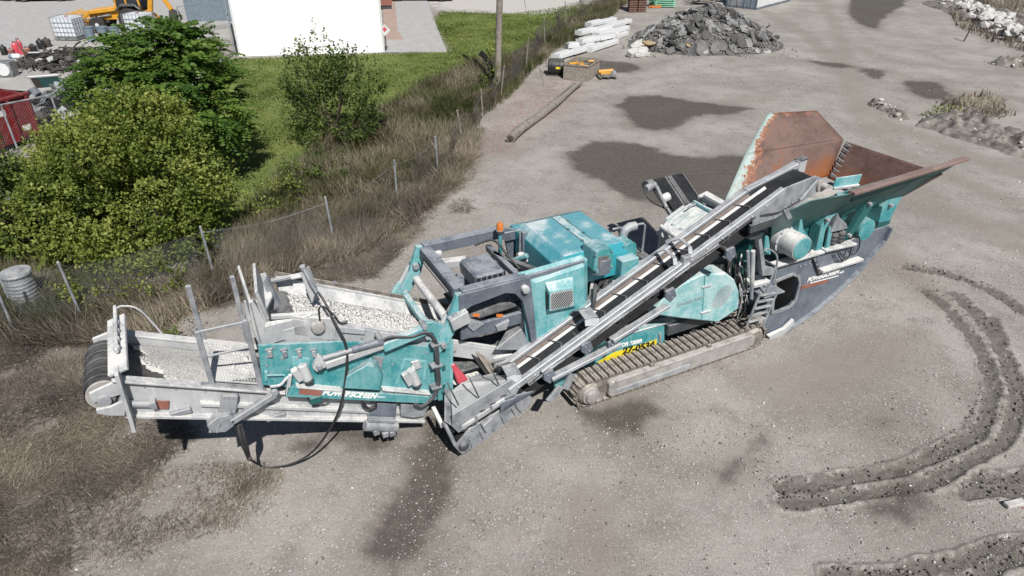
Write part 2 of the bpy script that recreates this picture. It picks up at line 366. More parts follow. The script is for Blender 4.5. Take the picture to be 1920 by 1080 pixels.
def ground():
    ny, nx = 640, 668
    yy = np.concatenate([3.2*np.exp(np.linspace(0, math.log(70/3.2), ny-12)), np.linspace(75, 420, 12)])
    tt = np.concatenate([[-12,-6,-3,-1.6], np.linspace(-1, 1, nx-8), [1.6,3,6,12]])
    X = tt[None,:]*(yy[:,None]*.98+6.0); Y = np.repeat(yy[:,None], nx, 1)
    x = X.ravel(); y = Y.ravel()
    A = {}
    nz = lambda s, k: (fbm(x*s, y*s, k)-.47)
    A['lawn'] = sdf(x, y, LAWN); A['weed'] = sdf(x, y, WEED)
    A['dry'] = np.maximum.reduce([sdf(x, y, DRY)]+[sdf(x, y, q)*.5-.42 for q in DRY2])
    A['pale'] = sdf(x, y, PALE); A['yard'] = sdf(x, y, YARD); A['redp'] = sdf(x, y, REDP)
    A['wet'] = np.maximum.reduce([sdf(x, y, q) for q in WET])
    jx = x+nz(1.1, 11)*.35; jy = y+nz(1.1, 23)*.35
    dr = np.minimum.reduce([seg_dist(jx, jy, q) for q in RUTS]); A['rut'] = .15-dr
    df = np.minimum.reduce([seg_dist(x+nz(.5,31)*.5, y+nz(.5,37)*.5, q) for q in FAINT]); A['faint'] = .5-df
    z = nz(.35, 3)*.06 + nz(2.2, 5)*.02
    near = np.clip((40-y)/20, 0, 1)
    ridge = np.exp(-((dr-.17)/.035)**2)*.03
    floor_ = np.clip(1-(dr/.16)**4, 0, 1)*-.02
    lug = (fbm(x*13, y*13, 51, 2)-.4)*.085*np.exp(-(dr/.2)**4)
    z = z + (ridge*(.5+1.6*fbm(x*5, y*5, 61)) + floor_ + lug)*near
    z = z + np.where(A['weed'] > 0, np.clip(A['weed'], 0, 1)*.06*nz(1.5, 9)*4, 0)
    z = np.where(A['wet'] > .1, z*.3, z)
    me = bpy.data.meshes.new('ground')
    V = np.stack([x, y, z], 1).astype(np.float32); me.vertices.add(len(V)); me.vertices.foreach_set('co', V.ravel())
    i = np.arange(ny-1)[:,None]*nx+np.arange(nx-1)[None,:]; F = np.stack([i, i+1, i+nx+1, i+nx], -1).reshape(-1,4).astype(np.int32)
    me.loops.add(F.size); me.loops.foreach_set('vertex_index', F.ravel()); me.polygons.add(len(F))
    me.polygons.foreach_set('loop_start', np.arange(0, F.size, 4, dtype=np.int32)); me.polygons.foreach_set('use_smooth', np.ones(len(F), bool))
    me.update(calc_edges=True)
    for k, a in A.items():
        q = me.attributes.new(k, 'FLOAT', 'POINT'); q.data.foreach_set('value', np.clip(a, -3, 3).astype(np.float32))
    t = NT('ground_mix'); v = t.pos()
    n03 = t.noise(v, .35, 6, .6); n1 = t.noise(v, 1.3, 6, .62); n5 = t.noise(v, 6, 6, .65); n20 = t.noise(v, 26, 5, .7); n70 = t.noise(v, 75, 3, .7)
    c = t.mix(t.smst(n03, .32, .68), (.25,.229,.208), (.365,.343,.318))
    c = t.mix(t.math('MULTIPLY', t.smst(n1, .45, .7), .6), c, (.195,.176,.158))
    c = t.mix(t.math('MULTIPLY', t.smst(n5, .5, .72), .4), c, (.43,.405,.375))
    c = t.mix(t.math('MULTIPLY', t.smst(n20, .5, .75), .45), c, (.19,.17,.155))
    vor = t.new('TexVoronoi'); t.l.new(v, vor.inputs['Vector']); vor.inputs['Scale'].default_value = 17; vor.inputs['Randomness'].default_value = 1
    sp = t.math('MULTIPLY', t.math('LESS_THAN', vor.outputs['Distance'], .26), t.smst(n1, .36, .6))
    sepc = t.new('SeparateColor'); t.l.new(vor.outputs['Color'], sepc.inputs[0])
    sp = t.math('MULTIPLY', sp, t.math('GREATER_THAN', sepc.outputs[0], .55))
    c = t.mix(t.math('MULTIPLY', sp, .8), c, t.mix(sepc.outputs[1], (.42,.4,.375), (.66,.645,.63)))
    vo2 = t.new('TexVoronoi'); t.l.new(v, vo2.inputs['Vector']); vo2.inputs['Scale'].default_value = 41; sc2 = t.new('SeparateColor'); t.l.new(vo2.outputs['Color'], sc2.inputs[0])
    s2 = t.math('MULTIPLY', t.math('LESS_THAN', vo2.outputs['Distance'], .38), t.math('GREATER_THAN', sc2.outputs[0], .5))
    c = t.mix(t.math('MULTIPLY', s2, .62), c, t.ramp(sc2.outputs[1], [(0,(.10,.09,.082)),(.42,(.2,.18,.165)),(.5,(.42,.4,.37)),(1,(.6,.585,.565))]))
    def mask(a, amp, soft, n=n1, off=0.):
        return t.smst(t.math('ADD', t.math('ADD', t.attr(a), off), t.math('MULTIPLY', t.math('SUBTRACT', n, .5), amp)), -soft, soft)
    # wheel-packed bands
    c = t.mix(t.math('MULTIPLY', mask('faint', 1.3, .4, n5), .62), c, (.245,.217,.192))
    c = t.mix(t.math('MULTIPLY', mask('redp', 1.6, .8), t.math('MULTIPLY', t.smst(n5, .45, .6), .55)), c, (.30,.13,.13))
    yd = mask('yard', 1.0, .5); c = t.mix(t.math('MULTIPLY', yd, .8), c, t.mix(t.smst(n03,.3,.7), (.36,.35,.34), (.47,.46,.44)))
    dry = mask('dry', 1.5, .45, n5); c = t.mix(t.math('MULTIPLY', dry, .9), c, t.mix(n20, (.11,.096,.082), (.25,.216,.182)))
    wd = mask('weed', .9, .3); c = t.mix(wd, c, t.mix(n5, (.07,.072,.035), (.2,.165,.115)))
    lw = mask('lawn', .9, .3, n5); g1 = t.mix(t.smst(n1, .3, .7), (.10,.145,.035), (.2,.225,.075)); g1 = t.mix(t.math('MULTIPLY', n20, .4), g1, (.07,.11,.025))
    c = t.mix(lw, c, g1)
    pl = mask('pale', 5.0, .6, n1); c = t.mix(pl, c, t.mix(t.smst(n5, .3, .7), (.55,.53,.5), (.42,.4,.37)))
    rt = t.math('MULTIPLY', mask('rut', .5, .05, n5), t.math('ADD', .68, t.math('MULTIPLY', t.smst(n20, .35, .6), .32))); mc = t.mix(t.smst(n20, .3, .7), (.075,.067,.06), (.15,.136,.122)); c = t.mix(t.math('MULTIPLY', rt, .9), c, mc)
    wt = mask('wet', 1.0, .22, n1); damp = mask('wet', 1.3, .5, n5, .3)
    c = t.mix(t.math('MULTIPLY', damp, .35), c, (.16,.14,.12))
    c = t.mix(t.math('MULTIPLY', wt, .82), c, t.mix(t.smst(n5, .35, .65), (.056,.048,.040), (.09,.079,.067)))
    h = t.math('ADD', t.math('ADD', t.math('MULTIPLY', n20, .5), t.math('MULTIPLY', n70, .35)), t.math('MULTIPLY', n5, .6))
    n_b = t.new('Bump'); t.l.new(h, n_b.inputs['Height']); t.l.new(t.math('SUBTRACT', .55, t.math('MULTIPLY', wt, .4)), n_b.inputs['Strength']); n_b.inputs['Distance'].default_value = .03; t.l.new(n_b.outputs[0], t.b.inputs['Normal'])
    rgh = t.math('SUBTRACT', .95, t.math('MULTIPLY', wt, t.math('MULTIPLY', t.smst(n5, .4, .6), .35)))
    t.out(c, rgh, 0, .3); me.materials.append(t.m)
    o = bpy.data.objects.new('ground', me); COL.objects.link(o); o['kind'] = 'structure'
ground()

# ---- loose stones: one mesh of many small faceted rocks
_phi = (1+5**.5)/2
ICO = np.array([(-1,_phi,0),(1,_phi,0),(-1,-_phi,0),(1,-_phi,0),(0,-1,_phi),(0,1,_phi),(0,-1,-_phi),(0,1,-_phi),(_phi,0,-1),(_phi,0,1),(-_phi,0,-1),(-_phi,0,1)])/1.902
ICOF = np.array([(0,11,5),(0,5,1),(0,1,7),(0,7,10),(0,10,11),(1,5,9),(5,11,4),(11,10,2),(10,7,6),(7,1,8),(3,9,4),(3,4,2),(3,2,6),(3,6,8),(3,8,9),(4,9,5),(2,4,11),(6,2,10),(8,6,7),(9,8,1)])
OCT = np.array([(1,0,0),(-1,0,0),(0,1,0),(0,-1,0),(0,0,1),(0,0,-1.)]); OCTF = np.array([(0,2,4),(2,1,4),(1,3,4),(3,0,4),(2,0,5),(1,2,5),(3,1,5),(0,3,5)])
def rot_rand(n):
    q = rng.normal(size=(n,4)); q /= np.linalg.norm(q, axis=1, keepdims=True); a,b,c,d = q.T
    return np.stack([np.stack([1-2*(c*c+d*d),2*(b*c-a*d),2*(b*d+a*c)],-1),np.stack([2*(b*c+a*d),1-2*(b*b+d*d),2*(c*d-a*b)],-1),np.stack([2*(b*d-a*c),2*(c*d+a*b),1-2*(b*b+c*c)],-1)],1)
def rocks(name, P, S, mat, low=False, flat=.7, parent=None, kind='stuff', extra=None):
    P = np.asarray(P, float); n = len(P); B, F = (OCT, OCTF) if low else (ICO, ICOF)
    V = B[None]*(1+rng.uniform(-.28,.28,(n,len(B),1)))*np.stack([np.ones(n), rng.uniform(.65,1,n), rng.uniform(.45,.85,n)],1)[:,None]
    V = np.einsum('nij,nkj->nki', rot_rand(n), V); V[:,:,2] *= flat
    V = V*np.asarray(S)[:,None,None]+P[:,None]
    FF = (F[None]+(np.arange(n)*len(B))[:,None,None]).reshape(-1,3)
    V = V.reshape(-1,3); rn = np.repeat(rng.random(n), len(F))
    if extra is not None: FF = np.concatenate([FF, extra[1]+len(V)]); V = np.concatenate([V, extra[0]]); rn = np.concatenate([rn, np.full(len(extra[1]), .5)])
    return raw_mesh(name, V, FF, mat, rn, parent, kind=kind)
def pebble_material():
    t = NT('pebble'); t.out(t.ramp(t.attr('rnd'), [(0,(.12,.10,.09)),(.25,(.22,.2,.18)),(.3,(.4,.375,.345)),(.75,(.52,.5,.475)),(.97,(.68,.67,.66)),(1,(.35,.1,.07))]), .9)
pebble_material()
n = 150000
yv = 4.5*np.exp(rng.random(n)**.9*math.log(40/4.5)); xv = (rng.random(n)*2-1)*(yv*.85+4)
den = fbm(xv*.8, yv*.8, 77); keep = (den+rng.random(n)*.5 > .66) & (sdf(xv,yv,WET[0]) < 0) & (sdf(xv,yv,WET[1]) < 0) & (sdf(xv,yv,LAWN) < .1) & (sdf(xv,yv,WEED) < .2) & (sdf(xv,yv,YARD) < 0)
xv = xv[keep]; yv = yv[keep]; sz = np.clip(rng.lognormal(-4.75,.5,len(xv)),.005,.04)*(.75+yv*.02)
ob = rocks('loose_gravel', np.stack([xv,yv,sz*.2],1), sz, 'pebble', low=True)
tag(ob, 'loose pale gravel scattered over the dirt yard', 'gravel')

# clods of mud thrown up along the tyre marks
plain('mud_clod', (.105,.093,.082), (.2,.18,.16), 9, .95, .4)
Pc = []
for q in RUTS:
    q = np.array(q); 
    ln_ = np.linalg.norm(np.diff(q,axis=0),axis=1).sum()
    for k in range(int(40*ln_)):
        j = int(rng.integers(len(q)-1)); a = q[j]+(q[j+1]-q[j])*rng.random(); d = q[j+1]-q[j]; d = d/np.linalg.norm(d); nn = np.array([-d[1],d[0]])
        o_ = (rng.choice([-1,1])*rng.normal(.17,.035)) if rng.random() < .75 else rng.uniform(-.15,.15); Pc.append((*(a+nn*o_), .005))
Pc = np.array(Pc); ob = rocks('mud_clods', Pc, np.clip(rng.lognormal(-3.9,.45,len(Pc)),.008,.06), 'mud_clod', True, .55); tag(ob, 'dark clods of mud along the tyre marks', 'mud')
# ================================================================ VEGETATION
foliage('leaf_bush', [(0,(.065,.10,.018)),(.35,(.15,.195,.038)),(.7,(.24,.28,.065)),(1,(.38,.4,.12))])
foliage('leaf_tree', [(0,(.035,.08,.016)),(.5,(.085,.16,.028)),(1,(.17,.25,.05))])
foliage('leaf_dark', [(0,(.03,.055,.014)),(.5,(.075,.115,.028)),(1,(.16,.2,.05))])
foliage('grass_green', [(0,(.09,.13,.03)),(.5,(.155,.2,.05)),(1,(.25,.27,.09))], .3)
foliage('grass_dry', [(0,(.085,.074,.064)),(.4,(.178,.153,.13)),(.75,(.285,.245,.205)),(1,(.42,.36,.285))], .2, .8)
foliage('weed_mixed', [(0,(.06,.078,.026)),(.3,(.115,.13,.05)),(.5,(.18,.155,.11)),(1,(.32,.275,.215))], .3)
def unit(v): return v/np.maximum(np.linalg.norm(v, axis=-1, keepdims=True), 1e-9)
def leaf_mesh(name, C_, D, S, mat, parent, rnd, wid=.42, kind=None):
    """a folded diamond leaf (two triangles) at every point"""
    n = len(C_); D = unit(D); up = unit(rng.normal(size=(n,3))*.55+np.array([.1,-.25,1.])); side = unit(np.cross(D, up)); nrm = np.cross(side, D)
    S = np.asarray(S)[:,None]
    a = C_; b = C_+D*S*.5+side*S*wid+nrm*S*.1; c = C_+D*S; d = C_+D*S*.5-side*S*wid+nrm*S*.1
    V = np.stack([a,b,c,d],1).reshape(-1,3); o = np.arange(n)[:,None]*4; F = np.concatenate([o+np.array([[0,1,2]]), o+np.array([[0,2,3]])],1).reshape(-1,3)
    return raw_mesh(name, V, F, mat, np.repeat(rnd, 2), parent, kind=kind)
def crown_points(blobs, n, inner=.55):
    """points in the outer shell of a few overlapping ellipsoids, thinned into clumps"""
    w = np.array([b[3]*b[4]*b[5] for b in blobs])**.67; w /= w.sum(); idx = rng.choice(len(blobs), n, p=w); B = np.array(blobs)[idx]
    d = unit(rng.normal(size=(n,3))); r = inner+(1-inner)*rng.random(n)**.6
    d2 = d*r[:,None]; wob = 1+.30*(fbm(d[:,0]*3.1+idx*7, d[:,1]*3.1+d[:,2]*2.7, 91)-.47)*2
    P = B[:,:3]+d2*B[:,3:6]*wob[:,None]
    return P, unit(d*B[:,3:6])
def bush(name, base, blobs, twigs, per, leaf, mat, label, cat='bush', stems=9, stem_r=.035, kindleaf='twig', group=None, droop=.0, upb=.45):
    root = empty(name, (base[0], base[1], 0)); tag(root, label, cat, group)
    P, N = crown_points(blobs, twigs); keep = P[:,2] > .05; P = P[keep]; N = N[keep]; m = len(P)
    cl = fbm(P[:,0]*1.7+5, P[:,1]*1.7+P[:,2]*1.9, 33); k2 = cl+rng.random(m)*.22 > .53; P = P[k2]; N = N[k2]; m = len(P)
    tw = unit(N*.75+np.array([0,0,upb])+rng.normal(size=(m,3))*.45); tl = rng.uniform(.25,.6,m)*leaf/.12
    t = (np.arange(per)+.5)/per
    if kindleaf == 'twig':
        C_ = P[:,None]+tw[:,None]*(tl[:,None]*t[None])[:,:,None]; C_ = C_+rng.normal(size=C_.shape)*leaf*.35
        D = unit(tw[:,None]*.6+rng.normal(size=C_.shape)*.7+np.array([0,0,-.1])); S = leaf*rng.uniform(.65,1.25,C_.shape[:2])
    else:      # compound frond: leaflets in pairs along a drooping rachis
        tl = rng.uniform(.5,.9,m); hor = unit(tw*np.array([1,1,.35]))
        side = unit(np.cross(hor, np.array([0,0,1.]))); C_ = P[:,None]+hor[:,None]*(tl[:,None]*t[None])[:,:,None]; C_[:,:,2] -= (tl[:,None]*t[None])**2*.55
        sg = np.where(np.arange(per)%2 == 0, 1., -1.); D = unit(side[:,None]*sg[None,:,None]+hor[:,None]*.45+np.array([0,0,-.3])); S = leaf*(1.15-.5*t)[None]*rng.uniform(.85,1.15,(m,1))
    r0 = np.clip(.45+(fbm(P[:,0]*1.2, P[:,1]*1.2+P[:,2], 44)-.47)*1.3+rng.normal(size=m)*.1, 0, 1)
    rn = np.clip(r0[:,None]+rng.normal(size=C_.shape[:2])*.16, 0, 1)
    loc = np.array([base[0], base[1], 0])
    leaf_mesh('crown', C_.reshape(-1,3), D.reshape(-1,3), S.ravel(), mat, root, rn.ravel(), .32 if kindleaf == 'twig' else .26).matrix_local = Matrix.Identity(4)
    mb = MB(); bb = Vector((0,0,0))
    ids = rng.choice(m, min(stems, m), replace=False)
    for i in ids:
        q = Vector(P[i]); s0 = bb+Vector((random.uniform(-.25,.25), random.uniform(-.25,.25), -.05)); mid = s0.lerp(q, .5)+Vector((random.uniform(-.15,.15),random.uniform(-.15,.15),.2))
        mb.tube([s0, mid, q], [stem_r, stem_r*.6, stem_r*.2], 5)
    mb.build('trunk', 'bark', root)
    return root
def B_(u, v):
    q = G(u, v); return (q[0], q[1])
bush('tree_of_heaven', B_(372,330), [(.0,0,2.9,1.8,1.8,1.7),(-1.2,.3,2.9,1.6,1.6,1.5),(.9,-.3,2.2,1.1,1.3,1.3),(-.3,.6,3.9,1.3,1.3,.9),(-2.3,.8,2.6,1.2,1.2,1.2)], 2600, 16, .2, 'leaf_tree', 'tall tree with feathery compound leaves beside the white building', 'tree', 9, .06, 'frond')
bush('scrub_bush', B_(285,470), [(-.1,0,2.1,2.1,1.9,1.6),(-1.3,.4,1.8,1.4,1.4,1.3),(.8,.2,1.6,1.4,1.4,1.3),(.2,-.6,.9,1.9,1.4,.9),(-1.5,-.3,1.0,1.5,1.3,1.0),(.2,.6,3.2,1.1,1.1,.7)], 9500, 13, .095, 'leaf_bush', 'large yellow-green bush behind the chain-link fence, biggest of all', 'bush', 16)
bush('scrub_bush', B_(30,455), [(0,0,1.2,1.4,1.2,1.1),(-1.2,.2,1.2,1.4,1.2,1.1),(.3,-.4,.7,1.5,1.1,.8)], 3000, 12, .11, 'leaf_dark', 'dark leafy bush at the left edge behind the pale blue drum', 'bush', 10)
bush('scrub_bush', B_(165,345), [(.3,0,.9,1.2,1.0,.9),(1.2,.1,1.3,1.2,1.1,1.2),(-1.2,-.4,.5,1.2,.9,.6)], 2000, 12, .1, 'leaf_bush', 'loose light green bush between the red dumpster and the feathery tree', 'bush', 9)
bush('scrub_bush', B_(635,262), [(0,0,1.6,1.6,1.4,1.3),(-.9,.2,2.1,.9,.9,1.0),(.9,.1,2.0,1.0,1.0,1.1),(0,-.3,.8,1.7,1.4,.8),(-.95,0,2.9,.22,.22,.7),(-.35,.1,3.0,.2,.2,.75),(.3,0,2.9,.2,.2,.65),(.75,.1,2.7,.2,.2,.6),(1.5,.0,2.2,.3,.3,.7)], 1700, 11, .11, 'leaf_dark', 'dark green bush with upright shoots alone on the lawn', 'bush', 14)
bush('weed_shrub', B_(205,560), [(0,0,.5,.95,.7,.6),(1.0,.1,.4,.8,.6,.5)], 520, 10, .085, 'leaf_bush', 'low green shrub at the foot of the fence below the biggest bush', 'shrub', 5, .012)
bush('weed_shrub', B_(615,335), [(0,0,.45,.75,.6,.55),(-.9,-.3,.3,.5,.4,.4)], 420, 10, .085, 'leaf_dark', 'small dark shrub in the weeds right of the lawn path', 'shrub', 5, .012)
bush('weed_shrub', B_(470,395), [(0,0,.35,1.1,.7,.5),(.9,.5,.3,.7,.6,.4)], 420, 10, .085, 'leaf_bush', 'low green weeds where the mown lawn ends', 'shrub', 5, .012)
bush('vine', B_(918,180), [(0,0,.9,.32,.3,.75),(.1,0,1.5,.2,.2,.4)], 160, 9, .12, 'leaf_bush', 'yellow-green vine climbing the fence beside the utility pole', 'plant', 3, .012)
bush('weed_shrub', B_(350,642), [(0,0,.2,.3,.25,.28)], 90, 8, .07, 'leaf_dark', 'single green weed in dry grass behind the conveyor', 'shrub', 3, .01)
bush('weed_shrub', B_(1765,216), [(0,0,.08,.75,.4,.14)], 160, 8, .1, 'grass_green', 'bright green weed patch by the mud bank', 'shrub', 3, .008)

def blades(name, poly_list, count, hlo, hhi, mat, label, bias=0., lean=.5, clump=1.0, width=.012, extra=None, rshift=0., cat='grass', flat=1.):
    pts = []
    for poly, share in poly_list:
        mn = poly.min(0); mx = poly.max(0); need = int(count*share); got = 0
        # denser close to the camera
        while got < need:
            q = rng.random((need*4,2))*(mx-mn)+mn; w = np.clip(11/np.maximum(q[:,1],4), .12, 1.)
            c = fbm(q[:,0]*clump, q[:,1]*clump, 17); ok = (rng.random(len(q)) < w) & (sdf(q[:,0], q[:,1], poly) > -.15+(.3*(rng.random(len(q))-.5))) & (c+rng.random(len(q))*.35 > .52+bias) & (np.abs(q[:,0]) < q[:,1]*.9+3)
            q = q[ok][:need-got]; pts.append(q); got += len(q)
            if len(q) == 0: break
    P = np.concatenate(pts); n = len(P); c = fbm(P[:,0]*.9+3, P[:,1]*.9, 21)
    h = rng.uniform(hlo, hhi, n)*(.55+1.0*c)*(1+P[:,1]*.008)
    ang0 = fbm(P[:,0]*.5, P[:,1]*.5, 71)*12; ang = ang0+rng.normal(size=n)*1.1; ln = rng.uniform(.15,1,n)*lean
    d = np.stack([np.cos(ang)*ln, np.sin(ang)*ln, np.sqrt(np.maximum(1-ln**2,.02))],1); s = np.stack([-np.sin(ang+rng.normal(size=n)), np.cos(ang), np.zeros(n)],1)
    w = width*(1+P[:,1]*.035)*rng.uniform(.6,1.4,n); b = np.stack([P[:,0],P[:,1],np.zeros(n)-.01],1)
    m = b+d*(h*.55)[:,None]; tip = b+d*h[:,None]+np.stack([np.cos(ang)*ln,np.sin(ang)*ln,-ln*.5],1)*(h*.35)[:,None]; tip[:,2] = np.maximum(tip[:,2], .015)
    m[:,2] *= flat; tip[:,2] *= flat
    V = np.stack([b-s*w[:,None], b+s*w[:,None], m+s*w[:,None]*.7, m-s*w[:,None]*.7, tip],1).reshape(-1,3)
    o = np.arange(n)[:,None]*5; F = np.concatenate([o+np.array([[0,1,2]]), o+np.array([[0,2,3]]), o+np.array([[3,2,4]])],1).reshape(-1,3)
    r = np.clip(.5+(fbm(P[:,0]*.7,P[:,1]*.7,55)-.47)*1.6+rng.normal(size=n)*.2+rshift, 0, 1)
    ob = raw_mesh(name, V, F, mat, np.repeat(r, 3), kind='stuff'); tag(ob, label, cat); return ob
blades('dry_grass', [(DRY, .8)]+[(DRY2[1], .003)], 130000, .12, .34, 'grass_dry', 'flattened dry brown grass along the near side of the fence', lean=.995, clump=1.3, width=.0036, bias=-.0, flat=.4)
blades('grass_tufts', [(DRY2[0], .85), (GP([(440,880),(500,900),(480,960),(410,950)]), .1)], 8000, .05, .15, 'grass_dry', 'short dry tufts on the bare ground below the conveyor', lean=.95, clump=1.6, width=.003, bias=.09, rshift=.38)
blades('tall_dry_grass', [(GP([(-60,640),(160,595),(405,520),(630,455),(750,378),(868,262),(890,275),(850,340),(770,410),(660,480),(500,530),(330,590),(280,640),(150,650)]), 1.)], 34000, .28, .62, 'grass_dry', 'tall straw-coloured grass at the foot of the chain-link fence', lean=.8, clump=1.2, width=.0045, rshift=.12)
blades('roadside_weeds', [(WEED, 1.)], 70000, .22, .55, 'weed_mixed', 'mixed green and brown weeds behind the chain-link fence', lean=.7, clump=.8, width=.006)
blades('lawn_grass', [(LAWN, 1.)], 60000, .05, .11, 'grass_green', 'mown green lawn in front of the white building', lean=.8, clump=.6, width=.008, bias=-.2)
blades('bank_scrub', [(GP([(1770,0),(1800,50),(1860,80),(1930,100),(1960,0),(1850,-40)]), .8), (GP([(1770,190),(1860,180),(1890,215),(1790,235)]), .12)], 6000, .15, .4, 'grass_dry', 'dry scrub on the bank by the white rock heap', lean=.7, width=.012)

# ================================================================ FENCES
def fence_poly(pts): return [np.array([*G(u, v)[:2]]) for u, v in pts]
def chain_fence(root, a, b, ha, hb, sag=0., sway=0., pitch=.075, r=.0032, gap=.04, mat='wire'):
    """diamond mesh between two posts, as crossing wires"""
    a = np.array(a); b = np.array(b); L = np.hypot(*(b-a)); d = (b-a)/L; nrm = np.array([-d[1], d[0]]); V = []; F = []
    H_ = max(ha, hb); k = int((L+H_)/pitch)
    for s in (1, -1):
        for i in range(k):
            x0 = i*pitch-(H_ if s > 0 else 0); pts = []
            for j in range(5):
                zz = H_*j/4; xx = x0+s*zz; pts.append((xx, zz))
            for (xa, za), (xb, zb) in zip(pts[:-1], pts[1:]):
                if min(xa, xb) < -.01 or max(xa, xb) > L+.01: continue
                quad = []
                for xx, zz in ((xa,za),(xb,zb)):
                    t = xx/L; hh = (ha*(1-t)+hb*t)-sag*4*t*(1-t); z = gap+zz/H_*hh
                    off = sway*math.sin(t*7+zz*2)*zz/H_
                    quad.append(np.array([*(a+d*xx+nrm*(off+s*.003)), z]))
                o = len(V); p0, p1 = quad; w = np.array([d[0], d[1], 0])*r*1.3; w2 = np.array([nrm[0], nrm[1], 0])*r*1.3
                V += [p0-w, p0+w, p0+w2, p1-w, p1+w, p1+w2]; F += [(o,o+1,o+4,o+3),(o+1,o+2,o+5,o+4),(o+2,o,o+3,o+5)]
    ob = raw_mesh('wire_mesh', V, F, mat, None, root, kind='stuff'); return ob
paint('wire', (.23,.235,.245), .2, rough=.5, metal=.4, side=.05)
paint('wire_old', (.09,.085,.08), .2, (.3,.28,.25), rough=.7, rust=.4)
FP = fence_poly([(-95,655),(30,628),(158,604),(405,527),(628,462),(745,385),(822,332),(868,268),(905,222),(938,185),(985,135),(1022,88),(1062,52),(1110,24),(1165,2)])
FH = [1.5,1.5,1.4,1.35,1.3,1.3,1.25,1.1,1.05,1.3,1.5,1.5,1.5,1.5,1.5]
root = empty('chain_link_fence', (0,0,0)); tag(root, 'old sagging chain-link fence running beside the machine and yard', 'fence')
for i, (p, h) in enumerate(zip(FP, FH)):
    lean = random.uniform(-.06,.06) if i < 7 else random.uniform(-.22,.22)
    mb = MB(); mb.tube([(p[0],p[1],-.1),(p[0]+lean,p[1]-.02,h+.12)], .03, 8); mb.lathe([(.034,0),(.03,.03),(.012,.045)], (p[0]+lean,p[1]-.02,h+.115), n=8)
    mb.build('fence_post', 'galvanised' if i < 7 else 'pole_wood', root, True)
for i in range(len(FP)-1):
    chain_fence(root, FP[i], FP[i+1], FH[i], FH[i+1], sag=(.12 if i < 6 else .4 if i < 9 else .2), sway=(.05 if i < 5 else .22), mat=('wire' if i < 4 else 'wire_old'), pitch=(.075 if i < 7 else .11), r=(.0032 if i < 7 else .005))
mb = MB()
for i in range(3,8): mb.tube(smooth([(*FP[i],FH[i]-.02),(*((FP[i]+FP[i+1])/2),(FH[i]+FH[i+1])/2-(.15 if i<6 else .4)),(*FP[i+1],FH[i+1]-.02)],4), .005, 4)
mb.build('tension_wire', 'wire', root)
# the scrap yard's own fence with a top rail
Q = fence_poly([(-60,340),(38,292),(127,270),(178,218),(240,190)]); hq = 1.8
root = empty('railed_fence', (0,0,0)); tag(root, 'chain-link fence with round top rail in front of the red dumpster', 'fence')
for p in Q: MB().tube([(p[0],p[1],-.1),(p[0],p[1],hq)], .035, 8).build('fence_post', 'galvanised', root, True)
MB().tube([(p[0],p[1],hq+.02) for p in Q], .03, 8).build('top_rail', 'galvanised', root, True)
for p, q in zip(Q[:-1], Q[1:]): chain_fence(root, p, q, hq-.05, hq-.05, pitch=.1, r=.003)
Q = fence_poly([(345,72),(432,52)]); root = empty('railed_fence', (0,0,0)); tag(root, 'short chain-link fence run joining the white building corner', 'fence')
Q.append(np.array(G(449,107)[:2])+np.array([-.15,-.1]))
for p in Q: MB().tube([(p[0],p[1],-.1),(p[0],p[1],1.8)], .045, 8).build('fence_post', 'galvanised', root, True)
MB().tube([(p[0],p[1],1.82) for p in Q], .03, 8).build('top_rail', 'galvanised', root, True)
for p, q in zip(Q[:-1], Q[1:]): chain_fence(root, p, q, 1.75, 1.75, pitch=.12, r=.003)
# pale blue drum at the far left, behind the fence
p = G(55,572); root = empty('drum', (p[0],p[1],0), .2); tag(root, 'pale blue-grey ribbed drum standing behind the fence at left', 'drum')
MB().lathe([(.27,0),(.29,.03)]+sum([[(.285,.1+.09*k),(.30,.13+.09*k),(.285,.16+.09*k)] for k in range(7)],[])+[(.29,.8),(.27,.83)], n=24).build('body', 'galvanised', root, True)
MB().lathe([(.32,.83),(.33,.86),(.31,.9),(.1,.93)], n=24).build('lid', 'galvanised', root, True)
MB().box((-.33,0,.5),(.05,.12,.5)).build('side_box', 'galvanised', root, bevel=.01)
MB().lathe([(.34,0),(.34,.05)], n=20).build('base_ring', 'galvanised', root, True)
# ================================================================ BUILDINGS AND PAVING
def V2(p): return np.array(p[:2], float)
# white building: its front wall faces the camera, side wall runs away to the left
bA = V2(G(449,107)); bB = V2(G(721,99)); bd = (bB-bA)/np.linalg.norm(bB-bA); bw = np.linalg.norm(bB-bA); brz = math.atan2(bd[1], bd[0])
root = empty('white_building', (bA[0], bA[1], 0), brz); tag(root, 'plain white-walled building beyond the lawn', 'building')
t = NT('white_wall'); v = t.coord(); t.out(t.mix(t.noise(v, .8, 5), (.80,.81,.82), (.86,.87,.88)), .6)
t.bump(t.noise(v, 30, 3), .05, .01)
mb = MB(); mb.plate([(0,.12,0),(bw,.12,0),(bw-1.2,12,0),(-.5,12,0)], (0,0,4.6)); mb.build('wall', 'white_wall', root)
for k in range(22):                                  # horizontal siding boards
    MB().beam((0,.115,.105+k*.21), (bw,.115,.105+k*.21), .035+.004*(k%3), .204).build('siding_board', 'white_wall', root, bevel=.006)
MB().beam((bw-.02,.09,0),(bw-.02,.09,4.6),.09,.09).build('corner_trim', 'white_paint', root, bevel=.008)
MB().beam((.02,.09,0),(.02,.09,4.6),.09,.09).build('corner_trim', 'white_paint', root, bevel=.008)
MB().plate([(-.4,-.4,4.6),(bw+.3,-.4,4.6),(bw-.9,12.3,4.6),(-.9,12.3,4.6)], (0,0,.15)).build('roof', 'white_paint', root)
plain('concrete', (.43,.425,.42), (.36,.355,.35), 2, .9, .2, bscale=30); plain('pink_concrete', (.42,.31,.26), (.34,.26,.22), 2, .9, .2, bscale=30)
